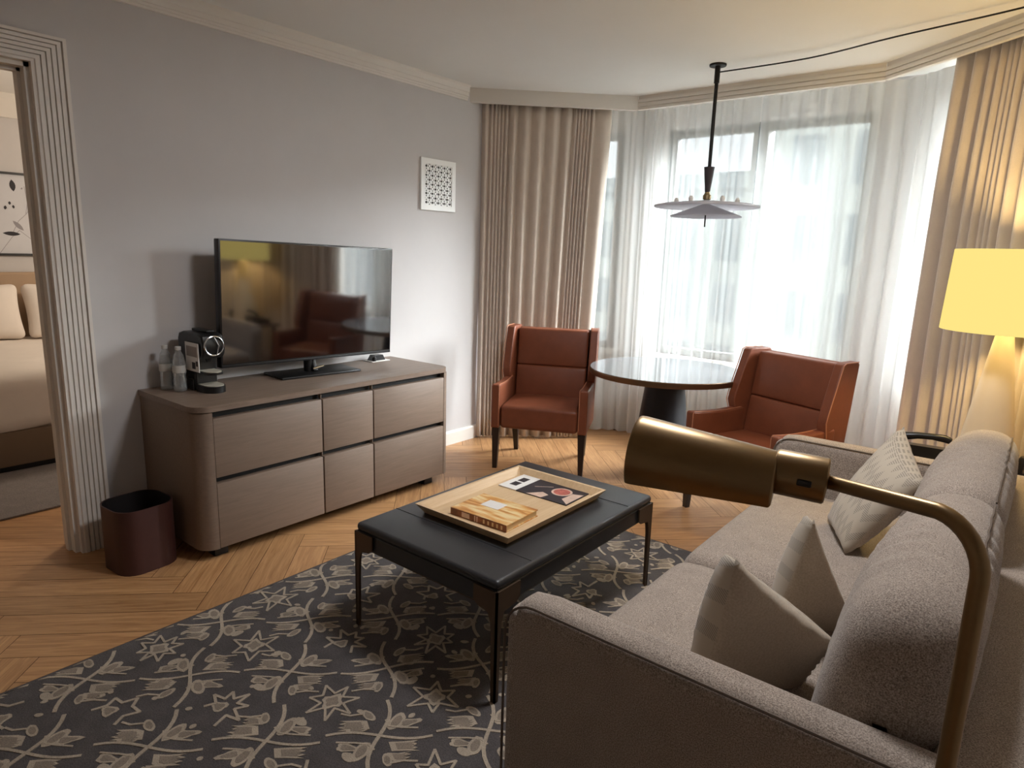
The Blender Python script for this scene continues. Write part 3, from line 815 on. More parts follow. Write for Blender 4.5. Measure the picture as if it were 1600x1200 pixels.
# ------------------------------------------------------------------ rug
def rug():
    X0, X1, Y0, Y1 = 1.0, 3.15, -0.75, 3.11
    t = thing('area_rug', 'charcoal area rug with a beige leaf and branch pattern under the coffee table', 'rug', (0, 0, 0))
    mb = MB(); mb.box(X0, X1, Y0, Y1, 0.0005, 0.012)
    q = random.Random(4)
    ux, uy = Vector((1, 1)).normalized(), Vector((1, -1)).normalized()
    SP = 0.346; O = Vector((1.621, 1.181))
    lay = [0]
    def put(pts, m, h):
        # pts in world xy
        if all(p.x < X0 + 0.01 or p.x > X1 - 0.01 or p.y < Y0 + 0.01 or p.y > Y1 - 0.01 for p in pts): return
        lay[0] = (lay[0] + 1) % 40
        z = h + lay[0] * 0.00001
        c = [(min(X1 - 0.012, max(X0 + 0.012, p.x)), min(Y1 - 0.012, max(Y0 + 0.012, p.y))) for p in pts]
        ar = sum(a[0] * b[1] - b[0] * a[1] for a, b in zip(c, c[1:] + c[:1])) / 2
        if abs(ar) < 1e-5: return
        if ar < 0: c = c[::-1]
        n = len(c)
        mb.add([(x, y, z) for x, y in c] + [(x, y, 0.0118) for x, y in c], [tuple(range(n))] + [(i, n + i, n + (i + 1) % n, (i + 1) % n) for i in range(n)], m)
    def xf(c, ang, mir):
        ca, sa = math.cos(ang), math.sin(ang)
        def f(u, v):
            v = -v if mir else v
            a, b = u * ca - v * sa, u * sa + v * ca
            return c + ux * a + uy * b
        return f
    def strip(f, pts, w, m=1, h=0.0142):
        # quads along a polyline
        P = [f(*p) for p in pts]
        for i in range(len(P) - 1):
            d = (P[i + 1] - P[i])
            if d.length < 1e-6: continue
            d.normalize(); nrm = Vector((-d.y, d.x)) * w / 2
            e = d * w * 0.2
            put([P[i] - nrm - e, P[i + 1] - nrm + e, P[i + 1] + nrm + e, P[i] + nrm - e], m, h)
    def blob(f, cx, cy, a, b, ang, lobes=0, inner=True):
        a *= 1.25; b *= 1.3
        pts = []
        n = 14; ca, sa = math.cos(ang), math.sin(ang)
        for i in range(n):
            th = 2 * PI * i / n; r = 1 + (0.22 * math.cos(lobes * th) if lobes else 0) + q.uniform(-.07, .07)
            x, y = a * r * math.cos(th), b * r * math.sin(th)
            pts.append((cx + x * ca - y * sa, cy + x * sa + y * ca))
        put([f(*p) for p in pts], 1, 0.0134)
        if inner:
            c0 = (sum(p[0] for p in pts) / n, sum(p[1] for p in pts) / n)
            put([f(c0[0] + (p[0] - c0[0]) * .62, c0[1] + (p[1] - c0[1]) * .62) for p in pts], 2, 0.0140)
    def ragged(f, x0, x1, y0, y1):
        x1 += .014; y1 += .008
        # leaf with a notched end, like a small banner
        k = 3; pts = [(x0, y0)]
        pts += [(x0 + (x1 - x0) * .5, y0 + q.uniform(-.006, .006))]
        for i in range(k):
            pts.append((x1 + q.uniform(0, .012), y0 + (y1 - y0) * i / k)); pts.append((x1 - 0.014, y0 + (y1 - y0) * (i + .5) / k))
        pts += [(x1 + .008, y1), (x0 + (x1 - x0) * .4, y1 + q.uniform(-.008, .004)), (x0 + .012, y1 - 0.006)]
        put([f(*p) for p in pts], 1, 0.0134)
        cx = sum(p[0] for p in pts) / len(pts); cy = sum(p[1] for p in pts) / len(pts)
        put([f(cx + (p[0] - cx) * .66, cy + (p[1] - cy) * .66) for p in pts], 2, 0.0140)
    def motif(c):
        f = xf(c, rnd.choice([0, PI]) + q.uniform(-.08, .08), q.random() < .25)
        # two S-shaped stems crossing
        strip(f, [(-.165 + .33 * i / 12, .022 * math.sin((-1 + 2 * i / 12) * PI * .75)) for i in range(13)], 0.010)
        strip(f, [(-.028 * math.sin((-1 + 2 * i / 12) * PI * .8), -.165 + .33 * i / 12) for i in range(13)], 0.0125)
        strip(f, [(-.13, .018), (-.07, .026), (-.03, .035), (-.012, .06)], 0.007)
        strip(f, [(.12, -.024), (.07, -.03), (.03, -.04), (.016, -.07)], 0.007)
        blob(f, -.050, .062, .034, .017, 2.0); blob(f, .052, -.062, .034, .017, 2.1)
        ragged(f, .030, .105, .030, .068); ragged(f, .028, .080, .075, .104)
        blob(f, .030, .105, .022, .011, 1.3)
        f2 = lambda u, v: f(-u, -v)
        ragged(f2, .032, .110, .032, .070); blob(f2, .040, .096, .026, .012, .9)
        blob(f, -.095, .044, .030, .013, .3, 3); blob(f, .090, -.052, .032, .014, -.2, 3)
        blob(f, -.088, .082, .020, .012, .8, 0, False)
        ragged(f, -.115, -.06, -.060, -.022) if q.random() < .8 else None
        strip(f, [(.04, .118), (.08, .112), (.12, .118)], 0.008)
        strip(f, [(-.06, -.105), (-.10, -.10), (-.13, -.112)], 0.008)
    def star(c):
        f = xf(c, q.uniform(0, 6.28), False); n = q.choice([6, 7, 8])
        outer = []
        for i in range(2 * n):
            r = (.085 if i % 2 == 0 else .042) * q.uniform(.8, 1.2); a = PI * i / n
            outer.append((r * math.cos(a), r * math.sin(a)))
        if q.random() < .6:
            for i in range(2 * n): strip(f, [outer[i], outer[(i + 1) % (2 * n)]], 0.0085)
            blob(f, 0, 0, .030, .026, 0, 4)
        else:
            m_ = 2 * n - 4
            for i in range(m_): strip(f, [outer[i], outer[i + 1]], 0.010)
            blob(f, .02, .0, .022, .018, 0.5, 3)
        for _ in range(3):
            a = q.uniform(0, 6.28); blob(f, .115 * math.cos(a), .115 * math.sin(a), q.uniform(.007, .014), .007, a, 0, False)
    for i in range(-9, 10):
        for j in range(-9, 10):
            c = O + ux * SP * i + uy * SP * j
            if not (X0 - .2 < c.x < X1 + .2 and Y0 - .2 < c.y < Y1 + .2): pass
            else: motif(c)
            c2 = c + (ux + uy) * SP / 2
            if X0 - .1 < c2.x < X1 + .1 and Y0 - .1 < c2.y < Y1 + .1: star(c2)
    mb.build('pile', [M['rug'], M['rugpale'], M['rugmid']], t, smooth=False)
    e = MB(); 
    e.box(X0 - 0.004, X0, Y0, Y1, 0.0005, 0.011); e.box(X0 - 0.004, X1, Y1, Y1 + 0.004, 0.0005, 0.011)
    e.build('binding', M['rugedge'], t, smooth=False)
rug()

# ------------------------------------------------------------------ coffee table
def coffee_table():
    x0, x1, y0, y1, zt = 1.552, 2.284, 1.535, 2.625, 0.458
    t = thing('coffee_table', 'black leather topped coffee table with bronze corner legs on the rug', 'coffee table', ((x0 + x1) / 2, (y0 + y1) / 2, 0))
    hx, hy = (x1 - x0) / 2, (y1 - y0) / 2
    mb = MB()
    mb.rbox(2 * hx, 2 * hy, 0.036, 0.016, fn=lambda p: (p.x, p.y, p.z + zt - 0.018), n=6)
    mb.rbox(2 * hx - 0.012, 2 * hy - 0.012, 0.07, 0.008, fn=lambda p: (p.x, p.y, p.z + zt - 0.07), n=4)
    mb.build('top', M['bleather'], t)
    sy = hy - 0.20
    for yy in (-sy, sy):
        mb = MB(); mb.tube([(-hx + .012, yy, zt + 0.0002), (hx - .012, yy, zt + 0.0002)], 0.0018, 6); mb.build('seam', M['seam'], t)
    mb = MB(); mb.box(-hx + 0.02, hx - 0.02, -hy + 0.02, hy - 0.02, zt - 0.115, zt - 0.10); mb.build('underframe', M['legbronze'], t, smooth=False)
    for sx_ in (-1, 1):
        for sy_ in (-1, 1):
            mb = MB(); th = 0.007
            # plate in the x-z plane and plate in the y-z plane, both flaring from a narrow leg
            def side(wd):
                return [(0, 0.0146), (0.019, 0.0146), (0.024, 0.27), (0.028, zt - 0.15), (0.040, zt - 0.117), (wd - 0.02, zt - 0.108), (wd, zt - 0.092), (wd, zt - 0.036), (0, zt - 0.036)]
            a = [(sx_ * (hx + 0.004) - sx_ * u, v) for u, v in side(0.105)]
            b = [(sy_ * (hy + 0.004) - sy_ * u, v) for u, v in side(0.125)]
            ya, yb = sy_ * (hy + 0.004), sy_ * (hy + 0.004 - th); xa, xb = sx_ * (hx + 0.004), sx_ * (hx + 0.004 - th)
            if sx_ > 0: a = a[::-1]
            if sy_ < 0: b = b[::-1]
            mb.prism(a, min(ya, yb), max(ya, yb), 'y'); mb.prism(b, min(xa, xb), max(xa, xb), 'x')
            bm = bmesh.new(); 
            mb.build('leg', M['legbronze'], t, smooth=False); bm.free()
coffee_table()
ZTB = 0.4585
def tray():
    x0, x1, y0, y1 = 1.655, 2.150, 1.755, 2.440; cx, cy = (x0 + x1) / 2, (y0 + y1) / 2
    t = thing('serving_tray', 'pale wooden tray with flared sides on the leather coffee table', 'tray', (cx, cy, ZTB))
    hx, hy = (x1 - x0) / 2, (y1 - y0) / 2; h = 0.040; fl_ = 0.026; w = 0.012
    mb = MB(); mb.box(-hx + fl_, hx - fl_, -hy + fl_, hy - fl_, 0.001, 0.010); mb.build('base', M['tray'], t, smooth=False)
    def rect(a, b, z): return [(-a, -b, z), (a, -b, z), (a, b, z), (-a, b, z)]
    V = rect(hx - fl_ - .002, hy - fl_ - .002, 0.001) + rect(hx, hy, h) + rect(hx - w, hy - w, h) + rect(hx - fl_ - w, hy - fl_ - w, 0.010)
    F = []
    for r_ in range(3):
        for i in range(4): F.append((r_ * 4 + i, r_ * 4 + (i + 1) % 4, r_ * 4 + 4 + (i + 1) % 4, r_ * 4 + 4 + i))
    mb = MB(); mb.add(V, F); mb.build('rim', M['tray'], t, smooth=False)
    return cx, cy
tray()
ZTR = ZTB + 0.0105
# book on the tray
def book():
    P = [(1.772, 1.838), (2.050, 1.842), (2.068, 2.050), (1.800, 2.036)]
    c = Vector((1.925, 1.94)); ang = math.radians(2)
    t = thing('book', 'thick book with a golden orange landscape cover at the near end of the tray', 'book', (c.x, c.y, ZTR), ang)
    hx, hy, h = 0.142, 0.105, 0.028
    mb = MB(); mb.box(-hx + 0.004, hx - 0.004, -hy + 0.002, hy - 0.004, 0.003, h - 0.003); mb.build('pages', M['pages'], t, smooth=False)
    mb = MB(); mb.box(-hx, hx, -hy, hy, h - 0.003, h); mb.box(-hx, hx, -hy, hy, 0, 0.003); mb.build('cover', M['cover'], t, smooth=False)
    mb = MB(); mb.box(-hx, hx, -hy - 0.002, -hy + 0.002, 0, h); 
    mb.box(-hx + 0.06, -hx + 0.10, -hy - 0.0026, -hy - 0.002, 0.004, h - 0.004, m=1)
    mb.box(-hx + 0.125, -hx + 0.131, -hy - 0.0026, -hy - 0.002, 0.002, h - 0.002, m=1); mb.box(-hx + 0.137, -hx + 0.142, -hy - 0.0026, -hy - 0.002, 0.002, h - 0.002, m=1)
    for i in range(5): mb.box(-hx + 0.17 + i * 0.022, -hx + 0.178 + i * 0.022, -hy - 0.0026, -hy - 0.002, 0.006, h - 0.006, m=2)
    mb.build('spine', [M['spine'], M['hand'], M['pages']], t, smooth=False)
    mb = MB(); mb.box(-0.07, 0.02, -0.005, 0.062, h, h + 0.0008); mb.build('title_label', M['paper'], t, smooth=False)
book()
def brochure():
    c = Vector((1.90, 2.315))
    t = thing('brochure', 'folded brochure with a dark food photograph at the far end of the tray', 'brochure', (c.x, c.y, ZTR), math.radians(1))
    hx, hy = 0.185, 0.098
    mb = MB(); mb.box(-hx + 0.10, hx, -hy, hy, 0, 0.004)
    mb.build('photo_page', M['darkpaper'], t, smooth=False)
    mb = MB(); z = 0.0042
    n = 20
    mb.add([(0.085 + 0.048 * math.cos(2 * PI * i / n), 0.02 + 0.048 * math.sin(2 * PI * i / n), z) for i in range(n)], [tuple(range(n))], 1)
    mb.add([(0.085 + 0.038 * math.cos(2 * PI * i / n), 0.02 + 0.038 * math.sin(2 * PI * i / n), z + .0003) for i in range(n)], [tuple(range(n))], 0)
    mb.add([(-0.03, -0.096, z), (0.05, -0.096, z), (0.06, -0.05, z), (0.02, -0.035, z)], [(0, 1, 2, 3)], 1)
    mb.add([(0.135, 0.03, z), (0.18, 0.05, z), (0.18, -0.09, z), (0.13, -0.05, z)], [(3, 2, 1, 0)], 1)
    mb.add([(-0.05, 0.0, z), (0.02, 0.05, z), (0.0215, 0.046, z), (-0.0485, -0.004, z)], [(3, 2, 1, 0)], 1)
    mb.build('photo', [M['plate'], M['hand']], t, smooth=False)
    mb = MB(); mb.box(-hx, -hx + 0.10, -hy, hy, 0, 0.005)
    mb.box(-hx + 0.03, -hx + 0.068, 0.005, 0.055, 0.005, 0.0056, m=1); mb.box(-hx + 0.03, -hx + 0.068, -0.055, -0.008, 0.005, 0.0056, m=1)
    mb.build('flap', [M['paper'], M['darkpaper']], t, smooth=False)
brochure()

# ------------------------------------------------------------------ sofa
def sofa():
    x0, x1, y0, y1, za = 2.595, 3.72, 1.18, 3.38, 0.68
    t = thing('sofa', 'oatmeal tweed sofa with low arms facing the coffee table', 'sofa', (x0, y0, 0))
    W = y1 - y0; D = x1 - x0; ta = 0.115; tb = 0.215
    def arm(name, ya, yb):
        mb = MB()
        # side outline with rounded front top corner; soft rounded section
        L = D; H = za - 0.10
        def fn(p):
            x, y, z = p.x, p.y, p.z
            # round the front top corner in side view
            fx = x + L / 2; fz = H / 2 - z; R = 0.085
            if fx < R and fz < R:
                dx, dz = R - fx, R - fz; k = max(dx, dz) / max(1e-6, math.hypot(dx, dz))
                x = -L / 2 + R - dx * k; z = H / 2 - (R - dz * k)
            return (x + L / 2, y + (ya + yb) / 2, z + 0.10 + H / 2)
        mb.rbox(L, yb - ya, H, 0.042, fn=fn, n=16, k=5)
        return mb.build(name, M['sofa'], t, angle=60)
    a1 = arm('arm', 0, ta); a2 = arm('arm', W - ta, W)
    def welt(par, y, L):
        mb = MB(); R = 0.088; pts = [(0.004, y, 0.12), (0.003, y, 0.5)]
        for i in range(7):
            a = PI - PI / 2 * i / 6; pts.append((R + 0.004 + (R) * math.cos(a), y, za - R - 0.010 + R * math.sin(a)))
        pts.append((L, y, za - 0.010))
        mb.tube(pts, 0.0035, 6); mb.build('welt', M['piping'], par)
    welt(a1, 0.008, D - 0.02); welt(a2, W - ta + 0.008, D - tb)
    mb = MB()
    mb.rbox(tb, W, za - 0.10, 0.05, fn=lambda p: (p.x + D - tb / 2, p.y + W / 2, p.z + 0.10 + (za - 0.10) / 2 + 0.001), n=14, k=5)
    mb.build('back_frame', M['sofa'], t, angle=60)
    mb = MB(); mb.box(0.03, D - tb + 0.02, ta - 0.02, W - ta + 0.02, 0.11, 0.275, bev=0.012); mb.build('base', M['sofa'], t)
    # seat cushions
    mid = 1.03; zs0, zs1 = 0.272, 0.437
    for a, b in ((ta + 0.006, mid - 0.003), (mid + 0.003, W - ta - 0.006)):
        mb = MB(); lx = D - tb - 0.02; ly = b - a; lz = zs1 - zs0
        def fn(p, ly=ly, lx=lx, lz=lz, a=a):
            u, v = p.x / (lx / 2), p.y / (ly / 2)
            bul = (1 - u * u) * (1 - v * v)
            z = p.z + (0.020 * bul if p.z > 0 else 0)
            if p.z > 0: z -= 0.012 * max(0, abs(u) - .75) / .25 + 0.010 * max(0, abs(v) - .8) / .2
            return (p.x + 0.015 + lx / 2, p.y + a + ly / 2, z + zs0 + lz / 2)
        mb.rbox(lx, ly, lz, 0.055, fn=fn, n=16, k=5); mb.build('seat_cushion', M['sofa'], t, angle=60)
    # back cushions: bolster tops, leaning, with creases
    zb0, zb1 = 0.43, 0.905
    for ci, (a, b) in enumerate(((ta + 0.003, mid - 0.002), (mid + 0.002, W - ta - 0.003))):
        mb = MB(); ly = b - a; th = 0.225; hz = zb1 - zb0
        q = random.Random(31 + ci); ph = [(q.uniform(-.45, .45), q.uniform(20, 32), q.uniform(.003, .006)) for _ in range(3)]
        def fn(p, ly=ly, a=a, th=th, hz=hz, ci=ci):
            v = p.y / (ly / 2); w = (p.z + hz / 2) / hz
            front = p.x < 0
            bulge = 0.035 * (1 - v * v) * math.sin(PI * min(1, w)) * (-1 if front else 0.3)
            lean = 0.085 * w
            narrow = 1.12 - 0.18 * w
            crease = 0.010 * (math.sin(p.y * 62 + 7 * w + 2.5 * math.sin(p.y * 9 + ci)) ** 3) * max(0, w - .35) * (1 - abs(v)) * (1.4 if front else .7)
            zz = p.z + 0.012 * (1 - v * v) * (w > .5) - (0.02 * ci if w > .5 else 0)
            if w > .5: zz -= 0.018 * abs(v) ** 6
            return (D - tb - 0.118 + p.x * narrow + bulge + lean * 0.75 + crease, p.y + a + ly / 2, zz + zb0 + hz / 2)
        mb.rbox(th, ly, hz, 0.10, fn=fn, n=64, k=6)
        o = mb.build('back_cushion', M['sofa'], t, angle=80)
        # welt seam along the top towards the back
        sm = MB(); pts = []
        for i in range(21):
            v = -0.9 + 1.8 * i / 20
            p = Vector((0.075, v * ly / 2, hz / 2 - 0.0205)); pts.append(fn(p))
        sm.tube([(x, y, z + 0.0005) for x, y, z in pts], 0.0028, 6); sm.build('welt', M['piping'], o)
    for sx in (0.10, D - 0.10):
        for sy in (0.10, W - 0.10):
            mb = MB(); mb.lathe([(0.018, 0.0146 if sx < 0.5 else 0.0), (0.024, 0.112)], 14, (sx, sy)); mb.build('leg', M['darkwood'], t)
sofa()

def pillow(T_, R_, B_, L_, bulge, back, label, seed):
    """four corners in order around the pillow; front (patterned) side on +normal"""
    q = random.Random(seed)
    C4 = [Vector(p) for p in (L_, B_, R_, T_)]
    cen = sum(C4, Vector()) / 4
    n = ((C4[1] - C4[0]).cross(C4[3] - C4[0])).normalized()
    N = 22; V = []; F = []; MI = []; UV = []
    def pt(u, v, s):
        # pull the sides in so the corners stay pointed
        uu = u; vv = v
        pin = 0.055
        uu = 0.5 + (u - 0.5) * (1 - pin * 4 * v * (1 - v)); vv = 0.5 + (v - 0.5) * (1 - pin * 4 * u * (1 - u))
        p = C4[0] * (1 - uu) * (1 - vv) + C4[1] * uu * (1 - vv) + C4[2] * uu * vv + C4[3] * (1 - uu) * vv
        e = (4 * u * (1 - u)) * (4 * v * (1 - v))
        b = (bulge if s > 0 else back) * (e ** (0.30 if back != bulge else 0.42))
        b += 0.004 * math.sin(u * 17 + v * 9 + seed) * e * (1 if s > 0 else .3)
        edge = min(u, 1 - u, v, 1 - v)
        b += 0.005 * math.sin((u + v * 1.7) * 30 + seed) * math.exp(-edge * 14) * (edge > 0.01)
        return p + n * s * b - cen
    for s in (1, -1):
        o = len(V)
        for j in range(N + 1):
            for i in range(N + 1):
                V.append(tuple(pt(i / N, j / N, s)))
        for j in range(N):
            for i in range(N):
                f = (o + j * (N + 1) + i, o + j * (N + 1) + i + 1, o + (j + 1) * (N + 1) + i + 1, o + (j + 1) * (N + 1) + i)
                F.append(f if s > 0 else f[::-1]); MI.append(0 if s > 0 else 1)
                c = [(i / N, j / N), ((i + 1) / N, j / N), ((i + 1) / N, (j + 1) / N), (i / N, (j + 1) / N)]
                UV.append(c if s > 0 else c[::-1])
    me = bpy.data.meshes.new('throw_pillow'); me.from_pydata(V, [], F)
    me.materials.append(M['pilfront']); me.materials.append(M['pilback'])
    me.polygons.foreach_set('material_index', MI); me.polygons.foreach_set('use_smooth', [True] * len(F))
    ul = me.uv_layers.new(name='face')
    for fi, p in enumerate(me.polygons):
        for k, l in enumerate(p.loop_indices): ul.data[l].uv = UV[fi][k]
    bm = bmesh.new(); bm.from_mesh(me); bmesh.ops.remove_doubles(bm, verts=bm.verts[:], dist=1e-5); bm.to_mesh(me); bm.free()
    o = bpy.data.objects.new('throw_pillow', me); COL.objects.link(o); o.location = cen
    return tag(o, label, 'pillow', 'zigzag throw pillows on the sofa')
pillow((3.256, 1.70, .584), (3.087, 1.40, .859), (3.02, 1.40, .455), (3.19, 1.68, .44), 0.15, 0.035, 'beige throw pillow nearest the reading lamp, showing its plain back', 1)
pillow((3.237, 2.0, .51), (3.138, 1.85, .83), (3.05, 1.86, .455), (3.19, 2.03, .43), 0.13, 0.035, 'beige throw pillow standing behind the nearest pillow, in the middle of the sofa', 2)
pillow((3.18, 2.95, .89), (3.31, 2.62, .775), (3.10, 2.56, .46), (2.97, 2.85, .46), 0.075, 0.075, 'beige throw pillow with pale zigzags at the far end of the sofa', 3)

# ------------------------------------------------------------------ reading lamp
def reading_lamp():
    px, py, z = 3.535, 0.80, 1.255
    t = thing('reading_lamp', 'antique brass pharmacy reading lamp standing at the near end of the sofa', 'lamp', (px, py, 0))
    mb = MB(); mb.lathe([(0.125, 0.0), (0.125, 0.012), (0.118, 0.018), (0.02, 0.022), (0.012, 0.04)], 40); mb.build('base', M['brass'], t)
    mb = MB(); R = 0.055; r = 0.0095
    d = Vector((-0.182, 0.115, 0)).normalized()
    pts = [(0, 0, 0.02), (0, 0, 0.6), (0, 0, z - R)]
    for i in range(1, 9):
        a = PI / 2 * i / 8; q = d * (R * (1 - math.cos(a))); pts.append((q.x, q.y, z - R + R * math.sin(a)))
    e = Vector((-0.182, 0.115, -0.021))
    q0 = Vector(pts[-1]); dd = (Vector((e.x, e.y, z + e.z)) - q0)
    pts.append(tuple(q0 + dd * 0.06)); pts.append((e.x, e.y, z + e.z))
    mb.tube(pts, r, 16); mb.build('stem', M['brass'], t, angle=60)
    # socket sleeve, then a trough shade open underneath
    d2 = Vector((-0.250, -0.058, 0.014)).normalized(); side = d2.cross(Vector((0, 0, 1))).normalized(); upv = side.cross(d2).normalized()
    o = Vector((e.x, e.y, z + e.z))
    T = Matrix(((d2.x, side.x, upv.x, o.x), (d2.y, side.y, upv.y, o.y), (d2.z, side.z, upv.z, o.z), (0, 0, 0, 1)))
    mb = MB(); RX = Matrix.Rotation(PI / 2, 4, 'Y')
    mb.lathe([(0.010, -0.004), (0.029, -0.002), (0.031, 0.0), (0.031, 0.060), (0.029, 0.064)], 28, T=T @ RX); s = mb.build('socket', M['brass'], t)
    mb = MB(); mb.box(0.016, 0.034, -0.034, 0.034, -0.004, 0.005, bev=0.002, T=T); mb.build('switch', M['black'], s)
    R = 0.043; L0, L1 = 0.060, 0.258; th = 0.002
    def arc(rad, n=28):
        out = []
        for i in range(n + 1):
            a = math.radians(-38 + (180 + 76) * i / n); out.append((rad * math.cos(a), rad * math.sin(a)))
        return out
    A = arc(R); B = arc(R - th); n = len(A)
    V = []; F = []
    stations = [(L0, 0.88), (L0 + 0.002, 0.98), (L0 + 0.004, 1.0), (L1 - 0.008, 1.31), (L1 - 0.003, 1.305), (L1 - 0.001, 1.29), (L1, 1.25)]
    for x, k in stations:
        V += [(x, a * k, b * k - 0.016) for a, b in A]
    ns = len(stations)
    for j in range(ns - 1):
        for i in range(n - 1): F.append((j * n + i, j * n + i + 1, (j + 1) * n + i + 1, (j + 1) * n + i))
    b0 = len(V)
    for x, k in ((L0 + th, 0.95), (L1 - th, 1.2)): V += [(x, a * k, b * k - 0.016) for a, b in B]
    for i in range(n - 1): F.append((b0 + i, b0 + n + i, b0 + n + i + 1, b0 + i + 1))
    F.append(tuple(range(n))); F.append(tuple(reversed(range((ns - 1) * n, ns * n))))
    # lip joining skins
    for i in (0, n - 1): F.append((2 * n + i, 3 * n + i, b0 + n + i, b0 + i))
    mb = MB(); mb.add(V, F, T=T); mb.build('shade', M['brass'], t, angle=50)
    mb = MB(); mb.tube([(L0 + 0.02, 0, -0.004), (L0 + 0.05, 0, -0.004), (L1 - 0.05, 0, -0.004), (L1 - 0.04, 0, -0.004)], [0.006, 0.014, 0.014, 0.006], 14, T=T); mb.build('bulb', M['paper'], t)
reading_lamp()

# ------------------------------------------------------------------ dining chairs
def make_chair(label, loc, rz):
    t = thing('dining_armchair', label, 'chair', loc, rz, 'cognac leather wing armchairs at the round table')
    w = 0.338; ta = 0.062; lm = M['leather']
    # legs
    for sx in (-1, 1):
        for (y, xo, ytop, xtop) in ((0.035, w - 0.03, 0.04, w - 0.034), (0.53, w - 0.075, 0.47, w - 0.07)):
            mb = MB()
            def sq(cx, cy, h, z): return [(cx - h, cy - h, z), (cx + h, cy - h, z), (cx + h, cy + h, z), (cx - h, cy + h, z)]
            V = sq(sx * xo, y, 0.015, 0.0) + sq(sx * xtop, ytop, 0.026, 0.31)
            mb.add(V, [(3, 2, 1, 0), (4, 5, 6, 7)] + [(i, (i + 1) % 4, 4 + (i + 1) % 4, 4 + i) for i in range(4)])
            mb.build('leg', M['darkwood'], t, smooth=False)
    # seat: deep padded box
    mb = MB(); sw = w - ta
    def sfn(p):
        u, v = p.x / sw, p.y / 0.24
        z = p.z + (0.022 * (1 - u * u) * (1 - v * v) if p.z > 0 else 0)
        return (p.x, p.y + 0.252, z + 0.383)
    mb.rbox(2 * sw - 0.004, 0.49, 0.166, 0.028, fn=sfn, n=12); mb.build('seat', lm, t, angle=60)
    # arms: upright panels with a slightly dipped top
    for sx in (-1, 1):
        mb = MB(); xc = sx * (w - ta / 2)
        def afn(p, xc=xc):
            yy = p.y + 0.23
            dip = -0.012 * math.sin(PI * min(1, max(0, yy / 0.46))) if p.z > 0 else 0
            return (p.x + xc, yy, p.z + 0.457 + dip)
        mb.rbox(ta, 0.46, 0.315, 0.014, fn=afn, n=10); a = mb.build('arm', lm, t, angle=50)
        mb = MB(); xi = sx * (w - ta + 0.006)
        pts = [(xi, 0.003, 0.32), (xi, 0.003, 0.600), (xi, 0.012, 0.614)] + [(xi, 0.46 * i / 8, 0.6145 - 0.012 * math.sin(PI * i / 8)) for i in range(1, 9)]
        mb.tube(pts, 0.0028, 6); mb.build('piping', M['leatherd'], a)
    # back: two stacked panels, leaning
    def back_pt(x, yf, z):
        k = (z - 0.44) / 0.53; return (x, 0.455 + yf + 0.085 * k, z)
    bw = 0.300
    for nm, z0, z1 in (('back_cushion', 0.43, 0.690), ('back_cushion', 0.690, 0.962)):
        mb = MB(); h = z1 - z0
        def bfn(p, z0=z0, h=h):
            u, v = p.x / (bw - .03), p.z / (h / 2); b = 0.018 * (1 - u * u) * (1 - v ** 2) if p.y < 0 else 0
            return back_pt(p.x, p.y - b + 0.01, p.z + z0 + h / 2)
        mb.rbox(2 * bw - 0.07, 0.085, h, 0.016, fn=bfn, n=10); mb.build(nm, lm, t, angle=60)
    mb = MB()
    mb.rbox(2 * bw - 0.03, 0.035, 0.60, 0.012, fn=lambda p: back_pt(p.x, p.y + 0.068, p.z + 0.662), n=6); mb.build('outer_back', lm, t, angle=60)
    # wings: angular side panels
    for sx in (-1, 1):
        prof = [(0.575, 0.40), (0.43, 0.40), (0.395, 0.50), (0.352, 0.655), (0.362, 0.70), (0.452, 0.968), (0.475, 0.978), (0.610, 0.978), (0.628, 0.965)]
        # inner profile and outer profile: the wing splays outwards towards the front
        V = []
        n = len(prof)
        for k, xo in ((0, 0.262), (1, 0.318)):
            for (y, z) in prof:
                fwd = max(0, 0.50 + 0.085 * (z - 0.44) / 0.53 - y)
                V.append((sx * (xo + fwd * 0.14 + 0.008 * (z - .4)), y, z))
        F = [tuple(range(n)), tuple(reversed(range(n, 2 * n)))] + [(i, n + i, n + (i + 1) % n, (i + 1) % n) for i in range(n)]
        if sx > 0: F = [f[::-1] for f in F]
        mb = MB(); mb.add(V, F); o = mb.build('wing', lm, t, angle=30)
        bv = o.modifiers.new('bevel', 'BEVEL'); bv.width = 0.007; bv.segments = 3; bv.limit_method = 'ANGLE'; bv.angle_limit = 0.8
        mb = MB(); pts = []
        for (y, z) in prof[1:8]:
            fwd = max(0, 0.50 + 0.085 * (z - 0.44) / 0.53 - y)
            pts.append((sx * (0.322 + fwd * 0.14 + 0.008 * (z - .4)), y - 0.001, z))
        mb.tube(pts, 0.003, 6); mb.build('piping', M['leatherd'], o)
    return t
make_chair('cognac leather wing armchair left of the round table, in front of the drape', (0.929, 3.574, 0), 0.448)
make_chair('cognac leather wing armchair right of the round table, behind the sofa arm', (2.262, 3.574, 0), -0.373)

